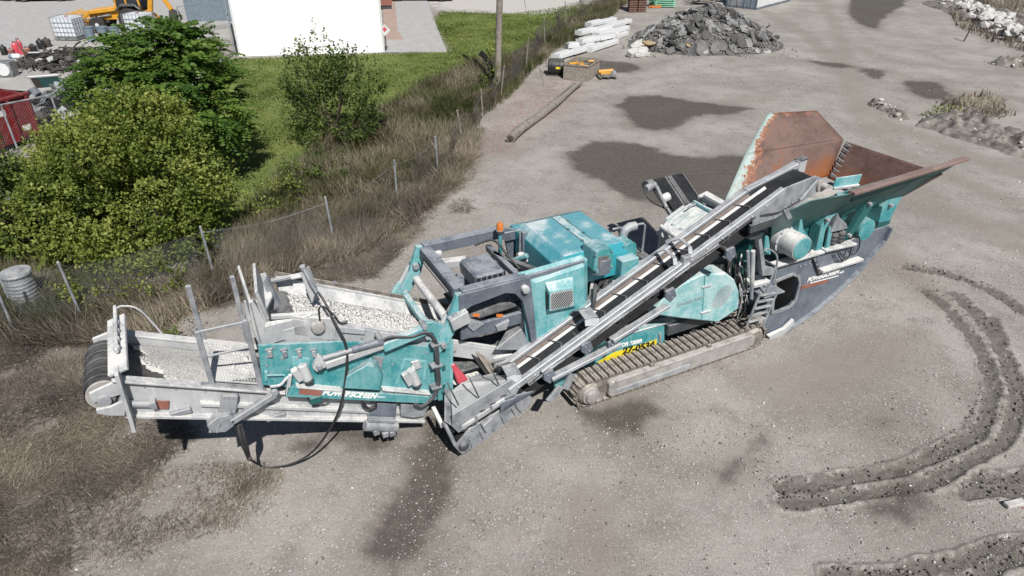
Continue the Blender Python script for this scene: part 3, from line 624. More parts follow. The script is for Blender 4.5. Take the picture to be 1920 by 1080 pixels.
def sheet(name, px, z, mat, kind='structure', thick=.04):
    pts = [G(u, v) for u, v in px]; mb = MB(); mb.plate([(p[0],p[1],z-thick) for p in pts], (0,0,thick)); o = mb.build(name, mat)
    if kind: o['kind'] = kind
    return o
sheet('driveway', [(724,99),(838,99),(820,54),(745,56),(757,76),(723,76)], .06, 'concrete')
sheet('driveway', [(745.5,55.3),(820,53.3),(803,10),(792,-30),(738,-30)], .06, 'concrete')
sheet('footpath', [(722.5,75.4),(756.5,75.4),(738,-30),(714,-30)], .055, 'pink_concrete')
sheet('yard_pad', [(-250,120),(70,85),(150,62),(300,40),(430,50),(430,-50),(-250,-50)], .05, 'concrete')
# small sign on the lawn by the corner
p = G(725,96); root = empty('lawn_sign', (p[0],p[1],0)); tag(root, 'small red and white sign on a post by the building corner', 'sign')
MB().tube([(0,0,0),(0,0,.95)], .03, 8).build('post', 'dark_paint', root); MB().box((0,-.02,1.15),(.45,.03,.45), Matrix.Rotation(R(45),3,'Y')).build('panel', 'white_paint', root)
MB().box((0,-.045,1.2),(.2,.012,.2), Matrix.Rotation(R(45),3,'Y')).build('red_mark', 'pink_red', root)
# crate by the side wall
p = G(726,17); root = empty('crate', (p[0],p[1],.06), .15); tag(root, 'brown crate on legs beside the white building', 'crate')
mb = MB(); 
for k in range(6): MB().box((0,-.4,.35+k*.2),(.8,.04,.185)).build('slat', 'faded_red', root)
MB().box((0,.0,.85),(.76,.74,1.2)).build('box', 'faded_red', root); MB().box((0,0,.12),(.7,.7,.2)).build('base', 'dark_paint', root)

# grey shed
p = G(352,42); root = empty('shed', (p[0],p[1],0), .12); tag(root, 'grey corrugated metal shed behind the backhoe', 'shed')
MB().bx(0,3.6,0,3,0,3).build('wall', 'grey_blue', root)
for k in range(18): MB().bx(.02+k*.2,.12+k*.2,-.04,.0,0,2.98).build('rib', 'grey_blue', root)
MB().bx(-.2,3.8,-.25,3.2,3.0,3.12).build('roof', 'galvanised', root)
# vehicles at the top edge
def car(name, loc, rz, label, body='black_plastic', L=4.4, h=.75):
    root = empty(name, loc, rz); tag(root, label, 'car')
    sec = [(-L/2,.45,.8),(-L/2+.1,.3,.95),(-1.3,.28,.98),(1.3,.28,.98),(L/2-.1,.32,.85),(L/2,.45,.7)]
    mb = MB(); prof = [(-L/2,.32),(L/2,.32),(L/2+.03,.6),(L/2-.1,.8),(1.1,.92),(.5,1.4),(-1.2,1.42),(-1.9,.98),(-L/2,.9)]
    mb.plate([(x,-.88,z) for x, z in prof], (0,1.76,0)); mb.build('body', body, root, True, .05)
    mb = MB(); mb.plate([(x,-.75,z) for x, z in [(1.0,.94),(.46,1.36),(-1.15,1.38),(-1.8,1.0)]], (0,1.5,0)); mb.box((0,0,1.1),(2.2,1.79,.34)); mb.build('window', 'chair_glass', root)
    for x in (-L/2+.85, L/2-.85):
        for y in (-.82,.82):
            w = MB().lathe([(.2,-.1),(.32,-.1),(.345,-.06),(.345,.06),(.32,.1),(.2,.1)], (x,y,.345), 'y', 20).build('wheel', 'tyre', root, True)
            MB().lathe([(.05,-.11),(.2,-.112),(.2,.112),(.05,.11)], (x,y,.345), 'y', 14).build('rim', 'galvanised', w, True)
    for y in (-.65,.65): MB().box((L/2+.0,y,.66),(.08,.3,.12)).build('headlight', 'white_paint', root, bevel=.02)
    MB().box((L/2+.02,0,.4),(.1,1.5,.16)).build('bumper', 'dark_paint', root, bevel=.03)
p = G(84,3); car('parked_car', (p[0],p[1]+.4,.05), .12, 'black parked car at the top left edge, right of its neighbour')
p = G(-10,1); car('parked_car', (p[0],p[1],.05), .1, 'black parked car in the top left corner of the photo')
p = G(788,1.5); car('pickup_truck', (p[0],p[1]+.2,.07), .04, 'black pickup parked across the driveway behind the white building', L=5.2)

# ================================================================ BACKHOE
p = G(262,57); root = empty('backhoe_loader', (p[0],p[1],.05), R(183)); tag(root, 'yellow backhoe loader parked by the shed, bucket to the left', 'backhoe')
def wheel(parent, c, r, w, lugs=18):
    o = MB().lathe([(r*.55,-w/2),(r*.92,-w/2),(r,-w*.35),(r,w*.35),(r*.92,w/2),(r*.55,w/2)], c, 'y', 24).build('wheel', 'tyre', parent, True)
    mb = MB()
    for k in range(lugs):
        a = 2*math.pi*k/lugs; mb.box((c[0]+math.cos(a)*r, c[1]+(.2*w if k%2 else -.2*w), c[2]+math.sin(a)*r), (.05,w*.5,.09), Matrix.Rotation(-a,3,'Y'))
    mb.build('tread', 'tyre', o); MB().lathe([(.08,-w*.53),(r*.5,-w*.42),(r*.56,-w*.3),(r*.56,w*.3),(r*.5,w*.42),(.08,w*.53)], c, 'y', 20).build('rim', 'white_paint', o, True)
for s in (-.78,.78): wheel(root, (0,s,.72), .72, .45, 22)
for s in (-.75,.75): wheel(root, (2.15,s,.45), .45, .3, 16)
MB().plate([(-.6,-.4,.7),(2.6,-.4,.7),(2.7,-.4,1.25),(1.0,-.4,1.45),(.5,-.4,1.35),(-.6,-.4,1.2)], (0,.8,0)).build('body', 'yellow_paint', root, bevel=.04)
MB().plate([(-.7,-.62,1.3),(.75,-.62,1.3),(.9,-.62,1.8),(.7,-.62,2.65),(-.6,-.62,2.65),(-.75,-.62,1.8)], (0,1.24,0)).build('cab', 'chair_glass', root, bevel=.03)
MB().bx(-.75,.85,-.72,.72,2.65,2.78).build('cab_roof', 'yellow_paint', root, bevel=.04)
for x0, x1 in ((.8,.68),(-.72,-.6),(.1,.1)):
    for y in (-.66,.66): MB().beam((x0,y,1.3),(x1,y,2.66),.09,.09).build('cab_pillar', 'yellow_paint', root)
for s in (-1,1):
    mb = MB(); pts = [(-.75,1.45),(-.7,1.2),(-.35,1.5),(.35,1.5),(.75,1.15)]
    mb.tube([(x*1.05,s*.8,z+.12) for x, z in pts], .07, 6); mb.box((0,s*.8,1.58),(.9,.5,.07)); mb.build('fender', 'dark_paint', root)
    mb = MB(); mb.beam((.9,s*.55,1.35),(2.6,s*.55,1.15),.12,.22); mb.beam((2.55,s*.55,1.2),(3.5,s*.55,.45),.12,.2); mb.build('loader_arm', 'yellow_paint', root, bevel=.02)
    MB().cyl((1.3,s*.52,1.0),(2.9,s*.52,.75),.05,10).build('lift_cylinder', 'galvanised', root, True)
mb = MB(); mb.plate([(3.4,-1.1,.5),(3.55,-1.1,.15),(4.4,-1.1,.1),(4.4,-1.1,.16),(3.7,-1.1,.3),(3.55,-1.1,.85),(3.9,-1.1,1.1),(3.85,-1.1,1.15),(3.42,-1.1,.9)], (0,2.2,0))
for y in (-1.1,1.08): mb.plate([(3.45,y,.5),(3.6,y,.14),(4.3,y,.14),(3.95,y,1.08),(3.5,y,.88)], (0,.03,0))
mb.build('bucket', 'yellow_paint', root)
mb = MB(); mb.beam((-.9,0,.8),(-1.5,.1,2.9),.2,.3); mb.build('boom', 'yellow_paint', root, bevel=.03)
MB().beam((-1.5,.1,2.9),(-2.4,.1,1.2),.18,.25).build('dipper', 'yellow_paint', root, bevel=.03)
MB().plate([(-2.3,-.2,1.2),(-2.7,-.2,1.1),(-2.85,-.2,.6),(-2.45,-.2,.35),(-2.2,-.2,.6)], (0,.6,0)).build('digging_bucket', 'scrap_dark', root)
for s in (-1,1): MB().beam((-1.0,s*.4,.9),(-1.25,s*1.2,.15),.12,.14).build('stabiliser', 'yellow_paint', root)
MB().box((-.6,0,.9),(.5,1.3,.5)).build('rear_frame', 'yellow_paint', root, bevel=.03)
MB().box((2.68,0,1.0),(.06,.7,.45)).build('grille', 'dark_paint', root)

# ================================================================ SCRAP YARD
def ibc(u, v, rz, label):
    p = G(u, v); root = empty('water_tote', (p[0],p[1],.05), rz); tag(root, label, 'tote', 'caged white liquid totes'); a, b, h = .72, .6, 1.25
    MB().bx(-a+.04,a-.04,-b+.04,b-.04,.16,h).build('tank', 'ibc_plastic', root, bevel=.06); MB().bx(-a,a,-b,b,.0,.13).build('pallet', 'scrap_grey', root)
    me = MB().cyl((0,0,.14),(0,0,h+.02),.014,6).mesh('cage_bar'); me.materials.append(MAT['galvanised'])
    for k in range(7):
        for y in (-b,b): inst('cage_bar', me, root, Matrix.Translation((-a+k*2*a/6,y,0)))
    for k in range(1,5):
        for x in (-a,a): inst('cage_bar', me, root, Matrix.Translation((x,-b+k*2*b/5,0)))
    for k in range(5):
        z = .18+k*(h-.16)/4; MB().tube([(-a,-b,z),(a,-b,z),(a,b,z),(-a,b,z),(-a,-b,z)], .014, 6).build('cage_ring', 'galvanised', root)
    MB().lathe([(.1,h),(.1,h+.05)], n=14).build('cap', 'faded_red', root)
ibc(137,73,-.1,'caged white liquid tote left of the grey bins'); ibc(268,66,-.12,'caged white liquid tote in front of the backhoe rear wheel')
for u, l in ((172,'left'),(197,'middle'),(219,'right')):
    p = G(u,76); root = empty('trash_can', (p[0],p[1],.0)); tag(root, f'grey-blue plastic bin, {l} one of three below the backhoe', 'bin', 'grey plastic bins')
    MB().lathe([(.24,0),(.25,.05),(.3,.75),(.33,.76),(.33,.8),(.29,.8),(.27,.3)], n=20).build('body', 'grey_blue', root, True); 
    for s in (-1,1): MB().tube([(s*.3,-.1,.7),(s*.37,-.06,.66),(s*.37,.06,.66),(s*.3,.1,.7)], .018, 6).build('handle', 'grey_blue', root)
def canister(u, v, h, r, mat, label, cat='canister'):
    p = G(u, v); root = empty('canister', (p[0],p[1],0), random.uniform(0,3)); tag(root, label, cat)
    MB().lathe([(r*.9,0),(r,.04),(r,h*.8),(r*.8,h*.9),(r*.35,h*.95),(r*.35,h)], n=14).build('body', mat, root, True); MB().tube([(-r*.4,0,h*.92),(-r*.3,0,h*1.1),(r*.3,0,h*1.1),(r*.4,0,h*.92)], .025, 6).build('handle', 'dark_paint', root)
canister(23,103,.36,.16,'faded_red','faded red canister, leftmost of the red group in the scrap yard'); canister(33,101,.62,.17,'pink_red','bright red canister second from left in the scrap yard')
canister(42,102,.8,.15,'pink_red','tallest bright red canister in the scrap yard'); canister(53,104,.45,.2,'faded_red','squat rust-red canister right of the tall red one')
canister(10,103,.5,.17,'black_plastic','black canister left of the red canisters'); canister(64,98,.42,.22,'black_plastic','black tub behind the red canisters'); canister(79,92,.55,.2,'black_plastic','black drum left of the black scrap heap')
canister(90,88,.5,.22,'scrap_dark','dark rusty drum touching the black scrap heap')
p = G(76,121); root = empty('black_box', (p[0],p[1],0), .15); tag(root, 'open black box with white rim lying by the scrap heap', 'box')
mb = MB(); mb.bx(-.6,.6,-.02,0,0,.5); mb.bx(-.6,.6,.5,.52,0,.5); mb.bx(-.6,-.57,0,.5,0,.5); mb.bx(.57,.6,0,.5,0,.5); mb.bx(-.57,.57,0,.5,.02,.04); mb.build('panel', 'black_plastic', root)
MB().bx(-.63,.63,.46,.56,.5,.55).build('rim', 'white_paint', root)
p = G(30,110); root = empty('jug', (p[0],p[1],.13)); tag(root, 'blue and white plastic jug lying in the scrap yard', 'jug'); MB().lathe([(.12,-.3),(.14,-.26),(.14,.2),(.06,.3)], axis='x', n=14).build('body', 'ibc_plastic', root, True); MB().lathe([(.145,-.3),(.145,-.1)], axis='x', n=14).build('label_band', 'grey_blue', root, True)
p = G(8,146); root = empty('air_unit', (p[0],p[1],0), .1); tag(root, 'grey fan unit at the left edge of the scrap yard', 'air unit')
MB().bx(-.9,.45,0,.6,0,.75).build('casing', 'scrap_grey', root, bevel=.03); MB().lathe([(.27,-.05),(.3,-.05),(.3,.01),(.27,.01)], (.1,-.01,.4), 'y', 24).build('fan_ring', 'white_paint', root, True); MB().lathe([(.02,-.03),(.24,-.03)], (.1,0,.4), 'y', 20).build('fan', 'dark_paint', root, True)
for k in range(5): MB().tube([(-.15+k*.125,-.045,.14),(-.15+k*.125,-.045,.66)],.008,4).build('guard_bar','galvanised',root)
p = G(95,165); root = empty('discarded_window', (p[0],p[1],.0), .35); tag(root, 'discarded white window frame with teal panel leaning in the scrap', 'window')
Mx = Matrix.Rotation(R(35),3,'X')
for c, s in (((-.6,0,.4),(.08,.06,.85)),((.6,0,.4),(.08,.06,.85)),((0,0,.8),(1.28,.06,.08)),((0,0,.02),(1.28,.06,.08))): MB().box(Mx@Vector(c), s, Mx).build('frame', 'white_paint', root)
MB().box(Mx@Vector((.15,.0,.4)),(.85,.03,.7),Mx).build('panel', 'teal_dark_shaded', root); MB().box(Mx@Vector((-.42,.0,.4)),(.28,.03,.7),Mx).build('panel', 'scrap_dark', root)
# black heap of small scrap
p = G(142,118); root = empty('scrap_heap', (p[0],p[1],0)); tag(root, 'low heap of black car scrap behind the bushes', 'scrap')
mb = MB()
for k in range(420):
    r = random.random()**.6*2.6; a = random.uniform(0,6.28); x = r*math.cos(a)*1.2; y = r*math.sin(a)*.9; z = max(0,.75*(1-r/2.7))*random.uniform(.3,1.1); q = Vector((random.gauss(0,.3),random.gauss(0,.3),random.gauss(0,.12)))
    c = Vector((x,y,z+.05))
    if k%3 == 0: mb.box(c, (random.uniform(.1,.45),random.uniform(.08,.3),random.uniform(.04,.2)), Matrix.Rotation(random.uniform(0,3),3,'Z')@Matrix.Rotation(random.uniform(-.6,.6),3,'X'))
    else: mb.tube([c-q, c+Vector((0,0,random.uniform(-.05,.15))), c+q], random.uniform(.015,.05), 5)
o = mb.build('loose_scrap', 'scrap_dark', root); o['kind'] = 'stuff'
for k in range(9):
    MB().box((random.uniform(-1.6,1.8),random.uniform(-1.6,.6),random.uniform(.2,.6)),(random.uniform(.2,.5),random.uniform(.15,.3),random.uniform(.08,.2)),Matrix.Rotation(random.uniform(0,3),3,'Z')@Matrix.Rotation(random.uniform(-.8,.8),3,'X')).build('scrap_piece', ['white_paint','scrap_grey','faded_red','grey_blue'][k%4], root)
for k in range(6): MB().lathe([(.1,0),(.11,.18),(.05,.22)],(1.2+.3*k,-1.3+.1*(k%3),.3),n=10).build('red_piece','pink_red',root,True)
mb = MB(); mb.tube(smooth([(-3.6,1.2,.9),(-3.3,1.0,.4),(-2.7,.8,.3),(-2.0,.5,.35)],6),.03,6); mb.build('bent_pipe','scrap_dark',root)
# grey heap of sheet metal
p = G(128,215); root = empty('sheet_metal_heap', (p[0],p[1],0)); tag(root, 'tangled heap of grey sheet metal beside the red dumpster', 'scrap')
for k in range(70):
    x = random.gauss(-.1,1.25); y = random.gauss(.6,1.5); z = max(.1,.9-.3*math.hypot(x,y))*random.uniform(.3,1.0)
    M = Matrix.Rotation(random.uniform(0,3.1),3,'Z')@Matrix.Rotation(random.uniform(-1.1,1.1),3,'X')@Matrix.Rotation(random.uniform(-.6,.6),3,'Y'); w, l = random.uniform(.3,.95), random.uniform(.4,1.2)
    mb = MB(); prof = [(-w/2,-.1*random.random()),(-w/4,0),(w/4,.02),(w/2,-.18*random.random())]
    vs_ = [Vector((x,y,z+.15))+M@Vector((a,s*l/2,b+random.uniform(-.04,.04))) for s in (-1,1) for a, b in prof]
    n_ = len(prof); mb.add(vs_+[q+M@Vector((0,0,.012)) for q in vs_], [(i,i+1,n_+i+1,n_+i) for i in range(n_-1)]+[(2*n_+i,2*n_+i+1,3*n_+i+1,3*n_+i)[::-1] for i in range(n_-1)])
    mb.build('metal_sheet', ['scrap_grey','galvanised','scrap_grey','grey_paint','scrap_dark'][k%5], root)
# red dumpster, its long side running away from the camera
P1 = V2(G(80,262)); ddir = np.array([math.sin(R(22)), math.cos(R(22))]); root = empty('dumpster', (P1[0],P1[1],0), math.atan2(ddir[1],ddir[0])); tag(root, 'dark red ribbed steel dumpster at the left edge', 'dumpster')
L_ = 5.2; Wd = 2.3; Hh = 1.75
mb = MB(); mb.bx(-L_,0,0,.05,.2,Hh); mb.bx(-L_,0,Wd-.05,Wd,.2,Hh); mb.bx(-.05,0,.05,Wd-.05,.2,Hh); mb.bx(-L_,-L_+.05,.05,Wd-.05,.2,Hh); mb.bx(-L_+.05,-.05,.05,Wd-.05,.2,.26); mb.build('shell', 'red_dumpster', root)
for k in range(8): MB().bx(-L_+.02+k*.72,-L_+.14+k*.72,-.1,0,.2,Hh-.06).build('rib', 'red_dumpster', root, bevel=.01)
for k in range(4): MB().bx(.0,.1,.03+k*.72,.15+k*.72,.2,Hh-.06).build('rib', 'red_dumpster', root, bevel=.01)
mb = MB(); mb.tube([(-L_,-.03,Hh),(0.04,-.03,Hh),(.04,Wd,Hh),(-L_,Wd,Hh)], .075, 8); mb.build('top_rim', 'red_dumpster', root, True)
for x in (-.4,-L_+.4): MB().lathe([(.12,-.1),(.14,-.08),(.14,.08),(.12,.1)], (x,.1,.12), 'y', 14).build('roller', 'tyre', root, True)
MB().bx(-1.35,-.95,-.012,-.004,1.2,1.4).build('notice', 'white_paint', root); MB().bx(-.55,-.25,-.012,-.004,.5,.7).build('notice', 'white_paint', root)

# ================================================================ THE FAR YARD
# utility pole
p = G(932,172); root = empty('utility_pole', (p[0],p[1],0)); tag(root, 'weathered wooden utility pole rising out of the top of the photo', 'pole')
MB().tube([(0,0,-.2),(.14,0,3.5),(.34,.0,9)], [.155,.14,.12], 12).build('shaft', 'pole_wood', root, True); MB().tube([(2.2,1,0),(1.2,.5,4),(.3,0,8.6)], .008, 4).build('guy_wire', 'dark_paint', root)
p = G(926,165); root = empty('rubber_strip', (p[0],p[1],0)); tag(root, 'bent black rubber strip hanging by the utility pole', 'rubber strip')
pts = smooth([(.05,0,0),(-.1,.05,.7),(-.3,.05,1.3),(-.62,0,1.62)], 5); mb = MB()
for a, b in zip(pts[:-1], pts[1:]): mb.beam(a, b, .05, .26, up=(1,0,.3))
mb.build('strip', 'black_plastic', root)
# fallen log
a = G(957,268); b = G(1086,163); root = empty('log', (a[0],a[1],.17), math.atan2(b[1]-a[1],b[0]-a[0])); tag(root, 'long grey weathered log lying on the reddish gravel', 'log'); Ll = np.linalg.norm((b-a)[:2])
mb = MB(); mb.tube([(Ll*t, .05*math.sin(t*9), .02*math.sin(t*15)) for t in np.linspace(0,1,14)], [.175-.03*t+.01*random.random() for t in np.linspace(0,1,14)], 12); mb.build('trunk', 'pole_wood', root, True)
MB().lathe([(.05,-.02),(.12,-.015),(.13,.0)], axis='x', n=12).build('cut_end', 'bark', root)
MB().tube([(Ll*.62,-.02,.165),(Ll*.98,.02,.15)], .012, 5).build('split_strip', 'bark', root)
# crate with yellow parts
a = V2(G(1056,148)); b = V2(G(1097,152)); e = (b-a)/np.linalg.norm(b-a); w = 1.25; root = empty('plywood_crate', (a[0],a[1],0), math.atan2(e[1],e[0])-.08); tag(root, 'open plywood crate full of yellow parts', 'crate'); d_, hh = 1.7, .75
for c, s in (((w/2,0,hh/2),(w,.04,hh)),((w/2,d_,hh/2),(w,.04,hh)),((0,d_/2,hh/2),(.04,d_-.04,hh)),((w,d_/2,hh/2),(.04,d_-.04,hh))): MB().box(c, s).build('side_panel', 'plywood', root, bevel=.006)
MB().box((w/2,d_/2,.06),(w-.05,d_-.05,.06)).build('bottom', 'plywood', root)
for c, s in (((w/2,-.035,hh-.04),(w+.06,.03,.07)),((w+.035,d_/2,hh-.04),(.03,d_,.07)),((-.035,d_/2,hh-.04),(.03,d_,.07)),((w/2,d_+.035,hh-.04),(w+.06,.03,.07))): MB().box(c, s).build('batten', 'pole_wood', root)
me = None
for k in range(26):
    x, y = random.uniform(.2,w-.2), random.uniform(.2,d_-.2); M = Matrix.Rotation(random.uniform(0,3),3,'Z')@Matrix.Rotation(random.uniform(-.6,.6),3,'X')
    o = MB().box((x,y,random.uniform(.35,.72)),(random.uniform(.15,.45),random.uniform(.06,.15),random.uniform(.05,.12)),M).build('yellow_part' if k%3 else 'dark_part', 'yellow_paint' if k%3 else 'scrap_dark', None, bevel=.01)
    o.parent = root
# black tank beside the crate
p = G(1042,140); root = empty('black_tank', (p[0],p[1],0), -.1); tag(root, 'black rounded tank with a yellow sticker beside the plywood crate', 'tank')
MB().lathe([(.3,-.4),(.38,-.36),(.4,-.2),(.4,.2),(.38,.36),(.3,.4)], (0,0,.4), 'x', 20).build('body', 'black_plastic', root, True); MB().box((.12,-.402,.42),(.22,.012,.1)).build('sticker', 'sticker_yellow', root)
MB().box((0,0,.03),(.9,.6,.06)).build('skid', 'scrap_dark', root); MB().tube([(-.42,0,.4),(-.5,0,.4),(-.5,.1,1.0)],.02,6).build('pipe','scrap_dark',root)
for x in (-.2,.2): MB().lathe([(.405,-.02),(.415,0),(.405,.02)],(x,0,.4),'x',20).build('hoop','black_plastic',root,True)
# yellow parts on a pallet
p = G(1137,146); root = empty('yellow_machine_part', (p[0],p[1],0), .1); tag(root, 'yellow machine part on a small pallet by the puddle', 'machine part')
for k in range(4): MB().box((0,-.3+k*.2,.14),(.9,.13,.025)).build('pallet_board', 'pole_wood', root)
for x in (-.35,0,.35): MB().box((x,0,.06),(.1,.8,.12)).build('pallet_block', 'scrap_dark', root)
MB().cyl((-.4,.1,.28),(.35,.18,.3),.1,12).build('cylinder', 'yellow_paint', root, True); MB().beam((-.35,-.2,.25),(.4,-.05,.26),.1,.12).build('arm', 'yellow_paint', root, bevel=.01)
MB().lathe([(.06,-.08),(.13,-.06),(.13,.06),(.06,.08)],(.3,-.2,.28),'y',12).build('pulley','galvanised',root,True); MB().box((-.05,-.05,.2),(.6,.5,.06)).build('base_plate', 'scrap_grey', root)
# white steel beams stacked by the fence
ords = ['nearest','second','third','fourth','fifth','sixth','seventh','eighth','ninth','tenth']
bl = [((690,375),(880,318),0.22),((768,300),(880,292),0.2),((915,328),(1088,268),0.16),((850,272),(1080,228),.42),((1085,243),(1155,214),.14),((962,228),(1166,176),.36),((845,214),(1052,168),.55),((1050,166),(1182,130),.44),((912,158),(1080,120),.6)]
for i, (q0, q1, z) in enumerate(bl):
    a = G(850+q0[0]/3.6, q0[1]/3.6+2, z); b = G(850+q1[0]/3.6, q1[1]/3.6+2, z); root = empty('white_beam', (a[0],a[1],z-.12), math.atan2(b[1]-a[1],b[0]-a[0])); l = max(1.6,np.linalg.norm((b-a)[:2]))
    tag(root, f'white box beam by the fence, {ords[i]} counted from the plywood crate', 'beam', 'white beams stacked by the fence')
    MB().bx(0,l,-.24,.24,0,.2).build('web', 'white_paint', root, bevel=.015); MB().bx(l*.05,l*.5,-.2,.22,.2,.27).build('cap_plate', 'white_paint', root, bevel=.01)
    MB().bx(-.03,0,-.27,.27,-.03,.24).build('end_plate', 'white_paint', root, bevel=.006); MB().bx(l,l+.03,-.27,.27,-.03,.24).build('end_plate', 'white_paint', root, bevel=.006)
    for s in (-1,1): MB().bx(l*.52,l*.95,s*.28-.02,s*.28+.02,.02,.16).build('flange', 'white_paint', root)
    for x in (.25,l-.25): MB().bx(x-.05,x+.05,-.22,.22,-(z-.12),-.004).build('timber_block', 'pole_wood', root)
# steel sheet on the ground and pale slabs at the pile's foot
pts = [G(u,v) for u, v in ((1179,77),(1206,78.5),(1224,62),(1198,63))]; o = MB().plate([(q[0],q[1],.03) for q in pts],(0,0,.03)).build('steel_sheet', 'galvanised'); tag(o, 'flat grey steel sheet lying left of the rubble pile', 'steel sheet')
def chunk(rx, ry, rz, n=7):
    mb = MB(); aa = sorted(random.uniform(0,6.28) for _ in range(n)); aa = [2*math.pi*(k+random.uniform(-.3,.3))/n for k in range(n)]; rr = [random.uniform(.75,1.1) for _ in aa]
    mb.plate([(math.cos(a)*rx*r,math.sin(a)*ry*r,-rz/2) for a, r in zip(aa,rr)], (random.uniform(-.05,.05),random.uniform(-.05,.05),rz)); return mb
for i, (u, v, s, l) in enumerate(((1200,92,.8,'long pale concrete slab leaning at the left foot of the rubble pile'),(1186,106,.55,'rounded pale concrete block at the left foot of the rubble pile'),(1204,105,.5,'broken pale concrete lump touching the rubble pile'))):
    p = G(u,v); root = empty('concrete_slab', (p[0],p[1],.22), .5); tag(root, l, 'concrete slab'); o = chunk(s,s*.6,.3).build('slab', 'white_stone', root, bevel=.04); o.rotation_euler = (.25,-.15,.3*i)
    chunk(s*.4,s*.3,.2).build('fragment', 'white_stone', root, bevel=.03).location = (s*.3,-s*.5,-.1)
# rubble pile of broken asphalt
pc = G(1322,86); root = empty('rubble_pile', (pc[0],pc[1],0)); tag(root, 'big heap of broken dark asphalt slabs in the far yard', 'rubble')
def pile_h(x, y):
    r = math.hypot(x/4.5, y/2.6); return max(0, (1-r))**.8*2.35*(1+.0*x)
n_ = 60; xs = np.linspace(-5,5,n_); ys = np.linspace(-3.2,3.2,n_); Vv = []; 
for yq in ys:
    for xq in xs: Vv.append((xq,yq,pile_h(xq,yq)+.35*(fbm(np.array([xq*1.3+9]),np.array([yq*1.3+9]),5)[0]-.45)*(1 if pile_h(xq,yq)>.02 else 0)-.03))
ii = np.arange(n_-1)[:,None]*n_+np.arange(n_-1)[None,:]
raw_mesh('core', Vv, np.stack([ii,ii+1,ii+n_+1,ii+n_],-1).reshape(-1,4), 'asphalt_dust', None, root, True)
meshes = []
for k in range(16):
    me = chunk(random.uniform(.22,.5),random.uniform(.18,.36),random.uniform(.09,.17)).mesh('slab'); me.materials.append(MAT[['asphalt_chunk','asphalt_chunk','scrap_grey','white_stone'][0 if k < 12 else 2 if k < 14 else 1]]); meshes.append(me)
kk = 0
while kk < 290:
    x, y = random.uniform(-4.6,4.6), random.uniform(-2.8,1.6); h = pile_h(x,y)
    if h < .03: continue
    e_ = .1; nx_, ny_ = -(pile_h(x+e_,y)-h)/e_, -(pile_h(x,y+e_)-h)/e_; q = Vector((nx_,ny_,1)).normalized(); q = (q+Vector((random.gauss(0,.45),random.gauss(0,.45),0))).normalized()
    s = random.uniform(.45,1.15)
    M = Matrix.Translation((x,y,h+random.uniform(-.02,.14)))@q.to_track_quat('Z','Y').to_matrix().to_4x4()@Matrix.Rotation(random.uniform(0,6),4,'Z')@Matrix.Scale(s,4); inst('slab', meshes[int(rng.integers(16))], root, M); kk += 1
Pm = []
while len(Pm) < 2600:
    x, y = random.uniform(-4.9,4.9), random.uniform(-3,2.6); h = pile_h(x,y)
    if h > .0 or random.random() < .06: Pm.append((x,y,h+.03))
rocks('rubble_bits', np.array(Pm), rng.uniform(.03,.13,len(Pm)), 'asphalt_chunk', parent=root, low=True)
o = chunk(.45,.22,.12).build('painted_slab', 'yellow_dirty', root, bevel=.02, label='asphalt slab with yellow road paint'); o.location = (-3.7,-1.6,.5); o.rotation_euler = (.5,.1,.2)
o = chunk(.15,.15,.1).build('painted_slab', 'yellow_dirty', root); o.location = (-1.5,-2.1,.45); o.rotation_euler = (.6,.1,.2)
# shipping container
a = V2(G(1417,19)); b = V2(G(1485,1)); cd = (b-a)/np.linalg.norm(b-a); root = empty('shipping_container', (a[0],a[1],0), math.atan2(cd[1],cd[0])); tag(root, 'pale grey shipping container with double doors at the top edge', 'container')
MB().bx(.05,6.05,.03,2.41,.1,2.55).build('body', 'white_paint', root)
for k in range(26): MB().bx(.25+k*.22,.36+k*.22,-.0,.03,.18,2.45).build('corrugation', 'white_paint', root)
for y in (.06,2.38): MB().beam((0.03,y,0),(.03,y,2.59),.12,.12).build('corner_post', 'grey_paint', root)
for z in (.07,2.53): MB().beam((.03,.12,z),(.03,2.32,z),.1,.14).build('end_rail', 'grey_paint', root)
MB().beam((0.1,.03,.07),(6.05,.03,.07),.1,.14).build('side_rail', 'grey_paint', root)
for k, y0 in enumerate((.14,1.26)):
    dr = MB().bx(-.02,.03,y0,y0+1.05,.15,2.45).build('door', 'grey_blue' if k == 0 else 'galvanised', root, bevel=.01)
    for y in (.25,.8): 
        MB().cyl((-.06,y0+y,.1),(-.06,y0+y,2.5),.022,8).build('lock_rod', 'galvanised', dr, True); MB().box((-.07,y0+y+.12,1.05),(.03,.3,.05)).build('handle', 'dark_paint', dr)
    MB().box((-.03,y0+.4,1.5),(.008,.3,.22)).build('notice', 'white_paint', dr)
MB().bx(-.025,-.021,1.9,2.28,.7,2.3).build('dark_panel', 'black_plastic', root)
